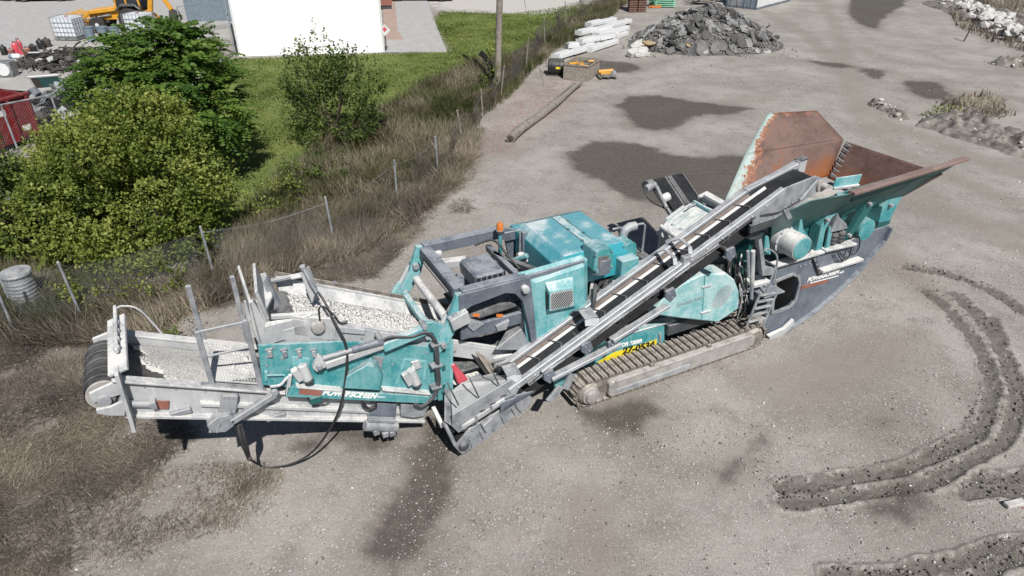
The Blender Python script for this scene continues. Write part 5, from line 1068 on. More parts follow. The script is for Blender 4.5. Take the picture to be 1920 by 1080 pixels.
# ---------------- engine bay
def canopy():
    x0,x1,y0,y1,z0,z1 = -.40,1.02,.48,2.3,2.42,3.02; b = .17
    mb = MB(); lo = [(x0,y0,z0),(x1,y0,z0),(x1,y1,z0),(x0,y1,z0)]; m1 = [(x0,y0,z1-b),(x1,y0,z1-b),(x1,y1,z1-b*.8),(x0,y1,z1-b*.8)]; hi = [(x0+b,y0+.09,z1),(x1-.05,y0+.09,z1),(x1-.05,y1-.3,z1),(x0+b,y1-.3,z1)]
    mb.add(lo+m1+hi, [(3,2,1,0),(0,1,5,4),(1,2,6,5),(2,3,7,6),(3,0,4,7),(4,5,9,8),(5,6,10,9),(6,7,11,10),(7,4,8,11),(8,9,10,11)])
    c = part(mb, 'engine_canopy', 'canopy_teal', .012)
    beam('roof_strip','teal_dusty',(.42,.58,3.022),(.42,1.98,3.022),.16,.008,0,c)
    for x in (.33,.51): beam('roof_seam','dark_paint',(x,.58,3.024),(x,1.98,3.024),.012,.008,0,c)
    beam('roof_seam','dark_paint',(-.22,1.99,3.023),(.96,1.99,3.023),.01,.008,0,c)
    for x, y in ((.33,.9),(.33,1.4),(.51,1.15),(.51,1.7)): box('roof_hinge','teal_dark_shaded',x-.025,x+.025,y-.03,y+.03,3.02,3.04,.004,c)
    return c
CAN = canopy()
for k in range(8): beam('canopy_louvre','teal_dark_shaded',(-.38,.75+.1*k,2.0),(-.38,.75+.1*k,2.4),.05,.05,.004,CAN)
# roof dust patches
def dustpatch(cx, cy, rx, ry, z, nm='dust_patch'):
    n_ = 260; a = rng.random(n_)*6.283; r_ = np.sqrt(rng.random(n_))*rng.normal(1,.25,n_); P_ = np.stack([cx+np.cos(a)*r_*rx, cy+np.sin(a)*r_*ry, np.full(n_,z)],1); o = rocks(nm, P_, rng.uniform(.006,.02,n_), 'white_stone', True, .25, K); return o

cyl('air_filter_cap','grey_paint',(.35,.36,2.7),(.35,.36,2.98),.2,24); cyl('air_filter_lid','grey_paint',(.35,.36,2.98),(.35,.36,3.01),.13,24)
a0 = LY(1112,522,.2); a1 = LY(1148,462,.2)
cb = part(MB().plate([LY(u,v,.2) for u, v in ((1113,508),(1118,474),(1122,470),(1146,466),(1150,470),(1150,502),(1146,508),(1118,513))], (0,.42,0)), 'oil_cooler', 'teal', .012)
part(MB().plate([LY(u,v,.192) for u, v in ((1122,482),(1142,479),(1141,498),(1121,503))], (0,.01,0)), 'cooler_grille', 'dark_paint', 0, False, cb); bolts(cb, [LY(u,v,.19) for u, v in ((1117,478),(1117,506),(1147,470),(1147,500))], .014)
gm = MB()
for k in range(9): gm.beam(LY(1123+k*2.2,482-k*.3,.186),LY(1122+k*2.2,502-k*.5,.186),.008,.012,(0,1,0))
part(gm,'grille_bars','mud_frame',0,False,cb)
box('hydraulic_tank','teal',*sorted((LY(1160,530,.35)[0],LY(1192,520,.35)[0])),.3,.75,1.6,LY(1165,488,.35)[2],.015); part(MB().plate([LY(u,v,.5) for u, v in ((1168,462),(1190,455),(1194,458),(1194,500),(1178,500))], (0,.35,0)), 'exhaust_shield', 'teal', .012)
ex = LZ(1172,462,2.75); tube('exhaust_pipe','galvanised',[(ex[0],ex[1]+.1,2.4),(ex[0],ex[1]+.1,2.9),(ex[0]+.03,ex[1]+.1,3.02),(ex[0]+.13,ex[1]+.1,3.07),(ex[0]+.26,ex[1]+.1,3.06)],.085,16)
cyl('silencer','dark_paint',(ex[0],ex[1]+.1,2.1),(ex[0],ex[1]+.1,2.5),.12,18)
hr = [LZ(u,v,2.75) for u, v in ((1148,430),(1210,418))]; tube('hand_rail','galvanised',[(hr[0][0],hr[0][1],2.75),(hr[1][0]-.05,hr[1][1],2.75),(hr[1][0],hr[1][1],2.7),(hr[1][0],hr[1][1],2.1)],.022,8); tube('hand_rail','galvanised',[(hr[0][0]+.2,hr[0][1],2.75),(hr[0][0]+.2,hr[0][1],2.1)],.022,8)
box('walkway_panel','dark_paint',1.0,2.2,1.6,2.35,1.9,2.0)
for k in range(46):
    x0 = random.uniform(.15,1.15) if k < 30 else random.uniform(1.1,2.2); y0_ = random.uniform(.28,.6) if k < 30 else random.uniform(.4,1.3); z0_ = random.uniform(1.9,2.45)
    tube('engine_hose',('rubber_dusty','mud_steel','rubber','mud_frame')[k%4],smooth([(x0,y0_,z0_),(x0+random.uniform(-.2,.2),y0_-random.uniform(0,.2),z0_-.25),(x0+random.uniform(-.3,.3),y0_,z0_-random.uniform(.3,.7))],4),random.uniform(.02,.05),7)
box('engine_block','dark_paint',-.3,1.3,.6,2.2,1.3,2.4,.03); box('hydraulic_pump','mud_frame',1.3,1.9,.6,1.1,1.4,2.2,.04); box('battery_box','teal_dark_shaded',.4,.75,.25,.6,1.5,1.75,.02)
# near side panel with vent
yP = .26
pp_ = [LY(u,v,yP) for u, v in ((1004,531),(1095,500),(1097,580),(1095,600),(1020,655),(1015,648))]
pn = MB(); inner = [(p[0],yP,p[2]) for p in pp_]; outer = [LY(u,v,yP+.12) for u, v in ((970,512),(1090,478),(1102,486),(1101,604),(1012,668),(990,655))]
pn.add(inner+outer, [(0,1,2,3,4,5)]+[(i,(i+1)%6,6+(i+1)%6,6+i) for i in range(6)]); PAN = part(pn, 'side_panel', 'teal_dusty', .006)
box('panel_backing','grey_paint',-1.1,.15,.4,.5,1.5,2.95)
vb = [LY(u,v,yP-.14) for u, v in ((1030,548),(1076,540),(1077,574),(1030,584))]; vo = [LY(u,v,yP-.002) for u, v in ((1022,530),(1074,519),(1079,578),(1024,588))]
vv = MB(); vv.add(vb+vo, [(0,1,2,3),(0,4,5,1),(1,5,6,2),(2,6,7,3),(3,7,4,0)]); VB = part(vv, 'vent_box', 'teal_dusty', .008, False, PAN)
sl = MB(); a_, b_, c_, d_ = [Vector(p) for p in vb]
def bil(s, t_): return a_*(1-s)*(1-t_)+b_*s*(1-t_)+c_*s*t_+d_*(1-s)*t_
for k in range(12):
    s0 = .08+k*.1
    p0 = (min(s0,.93), .93 if s0 <= .93 else .93); lo_ = (max(.07,s0-.45), .9); hi_ = (min(.93,s0+.1), .1)
    if s0-.45 < .07: lo_ = (.07, .1+(s0+.1-.07)/.55*.8)
    if s0+.1 > .93: hi_ = (.93, .9-(.93-(s0-.45))/.55*.8)
    if lo_[1] > .95 or hi_[1] > .92: continue
    sl.beam(bil(*lo_)+Vector((0,-.004,0)), bil(*hi_)+Vector((0,-.004,0)), .008, .026, (0,1,0))
part(MB().plate([tuple(bil(s_,t_)+Vector((0,-.001,0))) for s_, t_ in ((.04,.05),(.96,.05),(.96,.95),(.04,.95))],(0,-.0015,0)),'vent_plate','dusty_white',0,False,VB)
part(sl, 'vent_slots', 'lettering_black', 0, False, VB)
sl = MB(); a_, b_, c_, d_ = [Vector(p) for p in (vo[0],vb[0],vb[3],vo[3])]
for k in range(4): sl.beam(bil(.2+k*.2,.2)+Vector((-.004,-.004,0)), bil(.2+k*.2,.85)+Vector((-.004,-.004,0)), .008,.02,(0,1,0))
part(sl, 'vent_slots', 'lettering_black', 0, False, VB)
q = LY(983,540,yP-.02); part(MB().lathe([(.0,-.1),(.06,-.09),(.07,-.05),(.05,.05)], (q[0]+.0,q[1],q[2]), 'y', 16), 'work_light', 'dusty_white', 0, True)

# ---------------- gantry frame
gz = 3.0; gN, gF = .36, 2.08; gx0, gx1 = -2.22, .02
beam('gantry_rail','grey_paint',(gx0,gN,gz-.09),(-1.1,gN,gz-.09),.17,.2); beam('gantry_rail','grey_paint',(-1.1,gN+.02,gz-.1),(gx1,gN+.02,gz-.07),.16,.16); beam('gantry_rail','grey_paint',(gx0,gF,gz-.09),(-.7,gF,gz-.09),.17,.2)
beam('gantry_cross_beam','grey_paint',(gx0+.02,gN+.09,gz-.1),(gx0+.02,gF-.09,gz-.1),.2,.18); beam('gantry_cross_beam','grey_paint',(-1.0,gN+.09,gz-.3),(-1.0,gF-.09,gz-.3),.1,.12)
arch = [(-2.30,gz-.02),(-1.05,gz-.02),(-.95,2.2),(-.88,1.45),(-.96,1.42),(-1.06,2.0),(-1.18,2.55),(-1.32,2.74),(-1.5,2.8),(-2.1,2.72),(-2.30,2.62)]
part(MB().plate(xz(arch, gN-.11), (0,.04,0)), 'gantry_side_plate', 'grey_paint', .006); part(MB().plate(xz([(-.75,gz-.02),(-.4,2.9),(-.35,2.2),(-.5,2.2),(-.6,2.7),(-.75,2.8)], gF), (0,.06,0)), 'gantry_side_plate', 'grey_paint', .006)
for y in (gN-.04, gF+.04):
    lg = part(MB().plate(xz([(-2.32,2.98),(-2.12,2.95),(-2.28,2.45),(-2.55,2.05),(-2.72,1.95),(-2.75,2.1),(-2.5,2.5)], y-.05), (0,.1,0)), 'swing_bracket', 'teal_dusty', .01)
    cyl('pivot_pin','galvanised',(-2.38,y-.12,2.62),(-2.38,y+.12,2.62),.06,16); cyl('pivot_pin','galvanised',(-2.6,y-.12,2.14),(-2.6,y+.12,2.14),.05,16)
    cyl('tilt_cylinder','dusty_white',(-2.6,y+.2,2.2),(-2.25,y+.2,2.72),.05,14); cyl('tilt_cylinder','teal_dusty',(-2.95,y+.2,1.75),(-2.6,y+.2,2.2),.065,14)
part(MB().plate([(-2.5,gN-.22,2.62),(-2.2,gN-.22,2.72),(-2.15,gN-.22,2.5),(-2.45,gN-.22,2.42)], (0,.15,0)), 'lock_bracket', 'dusty_white', .01)
cyl('gantry_roller','dusty_white',(-2.42,.6,2.42),(-2.42,1.95,2.42),.07,14); part(MB().plate([(-2.36,.6,2.86),(-2.36,1.9,2.86),(-2.16,1.9,2.5),(-2.16,.6,2.5)], (.01,0,.01)), 'rubber_curtain', 'rubber', 0)
beam('tilt_bar','teal_dusty',(-2.66,.62,2.18),(-2.66,1.95,2.18),.1,.1)
# magnet housing between the rails
mg = box('magnet_housing','grey_paint',-1.75,-1.2,.85,1.55,2.55,2.86,.04)
for k in range(5): beam('housing_louvre','black_plastic',(-1.7+.1*k,.84,2.66),(-1.7+.1*k,.84,2.82),.02,.06,0,mg)
for k in range(6): beam('housing_louvre','black_plastic',(-1.2,.9+.1*k,2.64),(-1.2,.9+.1*k,2.82),.05,.02,0,mg)
beam('magnet_arm','dusty_white',(-2.05,1.8,2.7),(-1.6,1.6,2.75),.16,.14); beam('magnet_arm','grey_paint',(-2.05,.8,2.5),(-1.75,1.5,2.55),.12,.12); box('magnet_plate','dark_paint',-2.0,-.9,.6,1.9,2.3,2.36)
beam('cable_tray','dark_paint',(-1.05,1.7,2.7),(-.62,.75,2.7),.1,.12); tube('magnet_hose','rubber',smooth([(-1.3,1.9,2.85),(-1.0,1.75,2.95),(-.9,1.4,2.8),(-.85,1.0,2.7)],5),.02,6)
cyl('bracket_pin','dusty_white',(-2.1,1.88,2.86),(-1.95,1.88,2.86),.06,12)
# beacon
bp = LZ(938,490,2.5); cyl('beacon_post','teal',(bp[0],bp[1],2.3),(bp[0],bp[1],3.1),.035,12); part(MB().lathe([(.07,0),(.075,.05),(.06,.06)], (bp[0],bp[1],3.08), n=16), 'beacon_base', 'dark_paint', 0, True); part(MB().lathe([(.06,0),(.062,.1),(.045,.14)], (bp[0],bp[1],3.14), n=16), 'beacon_lens', 'orange', 0, True)
hr = LZ(975,440,2.95); tube('guard_rail','galvanised',[(hr[0]-.32,hr[1],3.05),(hr[0],hr[1],3.05),(hr[0],hr[1],2.2)],.02,6); beam('guard_post','grey_paint',(hr[0]+.08,hr[1],2.1),(hr[0]+.08,hr[1],3.0),.1,.1)
cyl('filler_cap','lettering_white',LZ(977,486,2.62),(LZ(977,486,2.62)[0],LZ(977,486,2.62)[1],2.74),.06,14); cyl('strut_tube','teal',(-1.0,1.9,2.3),(-.55,1.3,2.75),.05,12); cyl('strut_tube','dusty_white',(-.9,1.9,2.2),(-.5,1.4,2.6),.04,12)
# lower discharge area under the gantry
box('discharge_hood','grey_paint',-2.25,-1.15,.35,.42,2.05,2.28,.01); 
for u, v in ((893,591),(937,592)): part(MB().plate([LY(u-6,v-3,.345),LY(u+6,v-3,.345),LY(u+6,v+3,.345),LY(u-6,v+3,.345)],(0,.004,0)),'warning_sticker','orange',0)
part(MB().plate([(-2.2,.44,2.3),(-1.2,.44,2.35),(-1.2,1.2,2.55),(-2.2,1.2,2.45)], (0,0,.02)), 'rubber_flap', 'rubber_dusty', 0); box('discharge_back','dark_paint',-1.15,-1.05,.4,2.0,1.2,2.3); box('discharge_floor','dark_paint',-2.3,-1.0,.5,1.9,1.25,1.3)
part(MB().plate([LY(u,v,.3) for u, v in ((878,600),(908,608),(888,622),(876,612))],(0,.1,0)),'guide_bracket','galvanised',.006); part(MB().plate([LY(u,v,.3) for u, v in ((930,612),(956,600),(950,618),(934,622))],(0,.1,0)),'guide_bracket','galvanised',.006)
A_ = LY(928,656,.3); B2 = LY(985,598,.6); C2 = LY(990,630,.3); D2 = LY(1002,655,.3)
ch = MB(); ch.add([A_,LY(962,600,.75),LY(978,617,.3),LY(990,640,.3),LY(985,656,.32)], [(0,1,2),(0,2,3),(0,3,4)]); part(ch,'chute_plate','galvanised',0); o = K.children[-1]; o_m = o.modifiers.new('thick','SOLIDIFY'); o_m.thickness = .02
beam('chute_rib','galvanised',LY(930,655,.29),LY(978,617,.29),.02,.03)

# ---------------- main conveyor up to the screen
mx0, mz0, mx1, mz1 = -4.75, 3.12, -1.2, 1.36; msl = (mz1-mz0)/(mx1-mx0); mzl = lambda x: mz0+(x-mx0)*msl
for y, nm in ((.72,'near'),(1.68,'far')):
    s = -1 if y < 1 else 1
    wl_ = part(MB().plate([(mx0,y+s*.14,mzl(mx0)+.02),(mx1,y+s*.14,mzl(mx1)+.02),(mx1,y-s*.06,mzl(mx1)-.22),(mx0,y-s*.06,mzl(mx0)-.22)], (0,.0,-.03)), 'conveyor_side', 'dusty_white', .006)
    beam('conveyor_side_rail','dusty_white',(mx0,y+s*.14,mzl(mx0)),(mx1,y+s*.14,mzl(mx1)),.05,.06); part(MB().plate(xz([(mx0,mzl(mx0)-.02),(mx1,mzl(mx1)-.02),(mx1,mzl(mx1)-.3),(mx0,mzl(mx0)-.3)], y+s*.15), (0,.02*s,0)), 'conveyor_web', 'dusty_white', .004)
    bolts(wl_, [(x,y+s*.15-.0,mzl(x)-.2) for x in np.arange(-4.3,-1.4,.5)] if y < 1 else [], .02)
beam('rubber_skirt','mud_steel',(mx0,1.84,mzl(mx0)+.06),(mx1,1.84,mzl(mx1)+.06),.02,.1); bolts(K, [(x,1.82,mzl(x)+.1) for x in np.arange(-4.3,-2.4,.45)], .025, (0,0,1), .04)
part(MB().plate([(mx0,.8,mzl(mx0)-.2),(mx1,.8,mzl(mx1)-.2),(mx1,1.6,mzl(mx1)-.2),(mx0,1.6,mzl(mx0)-.2)], (0,0,-.03)), 'main_belt', 'rubber_dusty', 0)
cyl('head_pulley','rubber_dusty',(mx0,.75,mzl(mx0)-.3),(mx0,1.65,mzl(mx0)-.3),.15,20); box('head_frame','dusty_white',-4.9,-4.3,.55,.62,2.55,2.95)
# head hood plates
part(MB().plate([LZ(u,v,3.15) for u, v in ((487,520),(500,516),(512,560),(500,585))],(0,0,.06)),'hood_plate','dusty_white',.01)
hp = [LY(u,v,1.25) for u, v in ((492,530),(500,518),(524,572),(513,583))]; part(MB().plate(hp,(.04,.06,-.03)),'hood_plate','galvanised',.006)
hp = [LY(u,v,1.0) for u, v in ((562,512),(576,502),(592,545),(585,570))]; hb = part(MB().plate(hp,(.05,.1,-.02)),'scraper_plate','dusty_white',.006); tube('scraper_bar','galvanised',[LY(568,500,1.0),LY(582,530,.9),LY(594,548,.85)],.028,10)
cyl('scraper_end','galvanised',LY(566,498,1.0),LY(570,506,1.0),.045,12)
beam('hood_edge','dusty_white',LY(508,594,.62),LY(600,588,.62),.06,.07); beam('hood_edge','dusty_white',LY(505,528,1.7),LY(570,515,1.7),.12,.04); beam('hood_edge','galvanised',LY(505,528,1.55),LY(545,520,1.55),.04,.05)
part(MB().plate([LY(u,v,.56) for u, v in ((497,612),(585,590),(575,622),(550,632),(500,648))],(0,.04,0)),'head_side_plate','dusty_white',.008)
part(MB().plate([LY(u,v,.54) for u, v in ((580,595),(634,598),(630,628),(622,640),(580,635),(577,610))],(0,.06,0)),'bearing_plate','dusty_white',.012); q = LY(596,613,.5); part(MB().lathe([(.05,-.06),(.09,-.05),(.11,.02)],(q[0],q[1],q[2]),'y',18),'bearing_housing','mud_frame',0,True)
part(MB().plate([LY(u,v,.5) for u, v in ((632,612),(686,618),(684,628),(634,624))],(0,.12,0)),'tray','dusty_white',.008)
tube('grease_hose','rubber',smooth([LY(u,v,.5) for u, v in ((600,603),(598,580),(606,575),(625,590),(638,605),(652,602))],5),.014,6)

# ---------------- screen box
yS = .44
sc = [LY(u,v,yS) for u, v in ((484,648),(640,641),(835,652),(838,742),(800,756),(540,726),(492,722))]
SC = part(MB().plate(sc,(0,.05,0)),'screen_side','teal',.004); scf = [(x,1.95,z-.12) for x,y,z in sc]; part(MB().plate(scf,(0,.05,0)),'screen_side','dusty_white',.004)
e0, e1 = sc[0], sc[2]
part(MB().plate([(sc[0][0],yS+.05,sc[0][2]-.42),(sc[2][0],yS+.05,sc[2][2]-.42),(sc[2][0],1.95,sc[2][2]-.42),(sc[0][0],1.95,sc[0][2]-.42)],(0,0,-.03)),'screen_deck','mud_frame',0)
for k in range(9):
    t_ = (k+.5)/9; x = sc[0][0]+(sc[2][0]-sc[0][0])*t_; z = sc[0][2]+(sc[2][2]-sc[0][2])*t_; beam('screen_cross_bar','mud_frame',(x,.5,z-.3),(x,1.94,z-.3),.05,.06)
# left end plates of the screen
part(MB().plate([LY(u,v,.6) for u, v in ((466,568),(474,562),(500,606),(556,596),(558,640),(500,650),(488,652),(474,622))],(0,.05,0)),'screen_end_plate','dusty_white',.015); pA = LY(466,568,.6); pB = LY(488,652,.6); part(MB().plate([pA,pB,(pB[0],1.75,pB[2]),(pA[0],1.75,pA[2])],(.04,0,.02)),'screen_end_plate','dusty_white',.01)
pA = LY(476,548,.75); pB = LY(500,604,.75); part(MB().plate([pA,pB,(pB[0]+.1,1.6,pB[2]),(pA[0]+.1,1.6,pA[2])],(.05,0,.03)),'screen_end_plate','dusty_white',.015)
for k in range(4):
    q = LY(505.5+k*27.5,661,yS); box('latch_clip','galvanised',q[0]-.03,q[0]+.03,yS-.05,yS,q[2]-.06,q[2]+.05,.006,SC); box('latch_tab','galvanised',q[0]-.05,q[0]+.05,yS-.03,yS-.002,q[2]+.05,q[2]+.08,.004,SC)
bolts(SC,[LY(u,v,yS) for u, v in ((500,669),(529,671),(557,672),(500,684),(735,683),(725,655),(800,660),(785,690),(815,700),(700,655),(508,700),(540,693))],.018)
strip = [LY(u,v,yS-.1) for u, v in ((540,726),(805,744),(800,757),(536,744))]; ST = part(MB().plate(strip,(0,.09,0)),'lower_rail','teal',.006)
ta = LY(604,740,yS-.104); tb_ = LY(706,747,yS-.104); ang = math.atan2(tb_[2]-ta[2],tb_[0]-ta[0]); RT = Matrix.Rotation(-ang,3,'Y')@FACE; LL = math.hypot(tb_[0]-ta[0],tb_[2]-ta[2])
text('POWERSCREEN',.125,ta,RT,'lettering_white',ST,.25,.007,width=LL); beam('logo_dash','lettering_white',LY(707,744,yS-.103),LY(722,745,yS-.103),.006,.012,0,ST)
part(MB().plate([LY(u,v,yS-.104) for u, v in ((562,729),(604,732),(602,743),(560,739))],(0,.004,0)),'faded_logo','faded_red',0,False,ST)
beam('lower_ledge','dusty_white',LY(555,722,yS-.05),LY(640,730,yS-.05),.14,.03); beam('lower_ledge','dusty_white',LY(716,728,yS-.05),LY(805,736,yS-.05),.14,.03)
MGp = [LY(u,v,yS-.03) for u, v in ((643,728),(648,698),(694,670),(706,676),(718,702),(714,732))]; mg2 = MB(); inn = [LY(u,v,yS-.22) for u, v in ((646,728),(650,706),(688,685),(700,688),(716,704),(712,732))]
mg2.add(MGp+inn,[(6,7,8,9,10,11)]+[(i,(i+1)%6,6+(i+1)%6,6+i) for i in range(6)]); MG = part(mg2,'drive_guard','teal',.01)
part(MB().plate([LY(u,v,yS-.03) for u, v in ((700,668),(720,670),(714,694))],(0,.02,0)),'guard_bracket','galvanised',.004)
def actuator(u0,v0,u1,v1,r=.075):
    a = Vector(LY(u0,v0,yS-.08)); b = Vector(LY(u1,v1,yS-.14)); o = part(MB().cyl(a,b,r,16),'exciter_motor','dusty_white',.01,True); part(MB().cyl(b,b+(b-a).normalized()*.04,r*.95,16),'motor_end','dark_paint',.006,True,o)
    part(MB().box((a+b)/2+Vector((-.11,0,.0)),(.1,.09,(b-a).length*.9),Matrix.Rotation(R(-20),3,'Y')),'motor_foot','dusty_white',.008,False,o)
actuator(566,684,578,712); actuator(770,692,782,720)
for k in range(2): part(MB().plate([LY(u,v,yS-.05) for u, v in ((770+k*2,680+k*7),(785+k*2,676+k*7),(790+k*2,682+k*7),(776+k*2,687+k*7))],(0,.03,0)),'bracket_plate','dusty_white',.004)
part(MB().plate([LY(u,v,yS-.012) for u, v in ((741,720),(756,675),(760,672),(800,677),(797,712),(793,712),(796,680),(760,676),(745,721))],(0,.012,0)),'access_door_rim','teal_dusty',0,False,SC)
part(MB().plate([LY(u,v,yS-.012) for u, v in ((547,668),(582,672),(580,690),(570,700),(560,716),(550,690))],(0,.012,0)),'patch_plate','teal_dusty',.003,False,SC)
# left bracket arm on the screen
tube('latch_rod','teal_dusty',[LY(u,v,yS-.06) for u, v in ((500,704),(533,703),(538,712))],.014,6); part(MB().plate([LY(u,v,yS-.04) for u, v in ((496,697),(502,697),(502,714),(496,716))],(0,.04,0)),'latch_plate','teal_dusty',.004); part(MB().plate([LY(u,v,yS-.1) for u, v in ((536,740),(541,705),(548,703),(546,720),(540,742))],(0,.05,0)),'hinge_bracket','dusty_white',.006)
tube('hinge_arm','dusty_white',smooth([LY(u,v,yS-.08) for u, v in ((506,725),(525,722),(535,712),(542,706))],4),.022,8)
# hydraulic fold arm
fa, fb = LY(592,690,yS-.1), LY(672,668,yS-.1); fc = LY(798,616,yS-.06)
part(MB().plate([LY(u,v,yS-.16) for u, v in ((587,692),(598,668),(610,675),(612,688),(594,698))],(0,.1,0)),'arm_clevis','dusty_white',.008)
beam('fold_arm','dusty_white',LY(610,684,yS-.12),LY(718,646,yS-.12),.1,.11); beam('fold_arm','teal_dusty',LY(718,650,yS-.12),LY(800,616,yS-.12),.12,.15); cyl('fold_cylinder','galvanised',LY(605,672,yS-.16),LY(660,656,yS-.16),.04,14); cyl('fold_cylinder','grey_paint',LY(660,656,yS-.16),LY(718,640,yS-.16),.055,14)
for u, v in ((798,615),(714,638),(600,690)): q = LY(u,v,yS-.22); cyl('arm_pin','galvanised',q,(q[0],q[1]+.2,q[2]),.045,14)
# teal column and hose run at the right end of the screen
part(MB().plate([LY(u,v,.36) for u, v in ((790,608),(812,604),(838,612),(845,640),(843,750),(822,752),(818,640),(812,625),(794,622))],(0,.1,0)),'lift_column','teal',.01)
part(MB().plate([LY(u,v,.42) for u, v in ((838,612),(850,640),(850,745),(843,750))],(0,.3,0)),'lift_column_side','teal_dusty',.01)
for k in range(3):
    d0 = k*2.4; tube('hydraulic_hose','rubber_dusty',smooth([LY(u,v,.28-.02*k) for u, v in ((716+d0,640-d0),(735,634-d0*.6),(770,634-d0*.6),(796+d0*.3,627-d0*.8),(808+d0,632),(816+d0,650),(818+d0,690),(820+d0,715),(812+d0,742),(792,760+d0*.5),(778,756))],4),.018,7)
for v in (645,685,725): q = LY(818,v,.27); box('hose_clamp','galvanised',q[0]-.09,q[0]+.09,.22,.36,q[2]-.02,q[2]+.02,.004)
for v in (655,690,725): q = LY(832,v,.355); box('column_slot','teal_dark_shaded',q[0]-.03,q[0]+.03,.348,.36,q[2]-.06,q[2]+.06,.02)

# ---------------- fines conveyor under the screen
fx0, fx1 = -7.12, -2.92; ftop = lambda x: 2.75-.475*(x+6.93); fbot = lambda x: 2.2-.428*(x+7.09)
for y, s in ((.62,-1),(1.74,1)):
    part(MB().plate(xz([(fx0,ftop(fx0)),(fx1,max(ftop(fx1),fbot(fx1)+.25)),(fx1,fbot(fx1)),(fx0,fbot(fx0))],y),(0,.03,0)),'conveyor_beam','dusty_white',.004)
    beam('beam_flange','dusty_white',(fx0,y+.015+s*.05,ftop(fx0)),(-4.6,y+.015+s*.05,ftop(-4.6)),.16,.035); beam('beam_flange','dusty_white',(fx0+.0,y+.015+s*.04,fbot(fx0)),(fx1,y+.015+s*.04,fbot(fx1)),.13,.05)
    f2 = lambda x: (ftop(x)*.45+fbot(x)*.55); beam('beam_ledge','dusty_white',(-6.2,y+.015+s*.05,f2(-6.2)-.02),(fx1,y+.015+s*.05,f2(fx1)-.02),.09,.06)
belt_z = lambda x: ftop(x)-.13
hp0 = (-7.28, belt_z(-7.28)-.23); bm = MB(); prof = [(-3.0,belt_z(-3.0)),(-7.1,belt_z(-7.1))]
ths = np.linspace(R(65),R(245),14); prof += [(hp0[0]+.24*math.cos(a),hp0[1]+.24*math.sin(a)) for a in ths]; prof += [(-6.9,hp0[1]-.36),(-3.0,belt_z(-3.0)-.35)]
n_ = len(prof); yb = [.68,.9,1.18,1.46,1.70]; dip = [.0,-.03,-.04,-.03,.0]; vvv = [(x,y,z+(d if i < 2 else 0)) for i,(x,z) in enumerate(prof) for y,d in zip(yb,dip)]
bm.add(vvv,[(i*5+j,i*5+j+1,(i+1)*5+j+1,(i+1)*5+j) for i in range(n_-1) for j in range(4)]); FB = part(bm,'fines_belt','rubber',0,True)
for y in (.8,.98,1.2,1.4,1.58): part(MB().tube([(x+(0.008*math.cos(math.atan2(z-hp0[1],x-hp0[0])) if i>1 else 0),y,z+.008*math.sin(math.atan2(z-hp0[1],x-hp0[0])) if i>1 else z-.02) for i,(x,z) in enumerate(prof[1:16],1)],.012,5),'belt_ridge','rubber_dusty',0,True,FB)
cyl('head_drum','mud_frame',(hp0[0],.66,hp0[1]),(hp0[0],1.72,hp0[1]),.225,24); 
q = (hp0[0],.6,hp0[1]); part(MB().lathe([(.05,-.1),(.08,-.09),(.085,-.03),(.1,-.02),(.13,-.01),(.13,.02)],q,'y',20),'drum_bearing','galvanised',0,True)
part(MB().plate(xz([(-7.42,hp0[1]+.16),(-7.0,ftop(-7.0)+.04),(-7.0,ftop(-7)-.2),(-7.42,hp0[1]+.0)],.55),(0,.05,0)),'head_side_plate','dusty_white',.006)
part(MB().plate(xz([(-7.38,hp0[1]+.25),(-7.0,ftop(-7.0)+.1),(-7.0,ftop(-7)-.2),(-7.38,hp0[1]+.02)],1.77),(0,.05,0)),'head_side_plate','dusty_white',.006)
# spray arch over the head
ax_ = -7.0; za = ftop(ax_)+.22
sa = part(MB().plate([(ax_-.14,.5,za-.05),(ax_+.1,.5,za+.0),(ax_+.1,1.86,za+.06),(ax_-.14,1.86,za+.0)],(0.02,0,-.04)),'spray_arch','dusty_white',.008)
for k in range(4): part(MB().cyl((ax_-.0,.95+.22*k,za+.01),(ax_-.0,.95+.22*k,za+.09),.045,10),'spray_nozzle','dusty_white',.006,True,sa)
tube('spray_pipe','dusty_white',[(ax_,.85,za+.06),(ax_,2.0,za+.12)],.028,8,sa); beam('arch_leg','dusty_white',(ax_-.02,.5,za),(ax_-.06,.48,fbot(ax_)-.12),.05,.24,.006,None,(0,1,0)); beam('arch_leg','dusty_white',(ax_-.02,1.86,za),(ax_-.02,1.86,2.3),.05,.2,.006,None,(0,1,0))
part(MB().plate([LY(u,v,.46) for u, v in ((180,769),(208,763),(236,750),(234,780),(205,780),(182,776))],(0,.05,0)),'arch_foot','dusty_white',.008)
tube('water_hose','dusty_white',smooth([(ax_,1.95,za+.1),(ax_+.1,1.95,za+.13),(ax_+.3,1.92,za+.02),(ax_+.5,1.85,ftop(ax_+.5)+.02)],6),.014,8)
# access platform with tread and railings
pl = [(-5.98,.66),(-5.33,.66),(-5.33,1.78),(-5.98,1.78)]; pz = lambda x: ftop(x)+.06
PLT = part(MB().plate([(x,y,pz(x)) for x,y in pl],(0,0,-.03)),'platform','dusty_white',.004); tm = MB()
for k in range(12):
    for j in range(16): x = -5.94+j*.039; y = .72+k*.086; tm.box((x,y,pz(x)+.004),(.02,.05,.012))
part(tm,'platform_tread','dusty_white',0,False,PLT)['kind'] = 'stuff'
part(MB().plate([(-5.72,.68,pz(-5.72)+.004),(-5.34,.68,pz(-5.34)+.004),(-5.34,.82,pz(-5.34)+.004)],(0,0,.003)),'platform_mesh','dark_paint',0,False,PLT)
for x in (-5.98,-5.36):
    beam('railing_post','galvanised',(x,.60,ftop(x)-.05),(x,.60,3.24),.06,.075); beam('railing_post','galvanised',(x,1.80,ftop(x)-.3),(x,1.80,3.32),.06,.075)
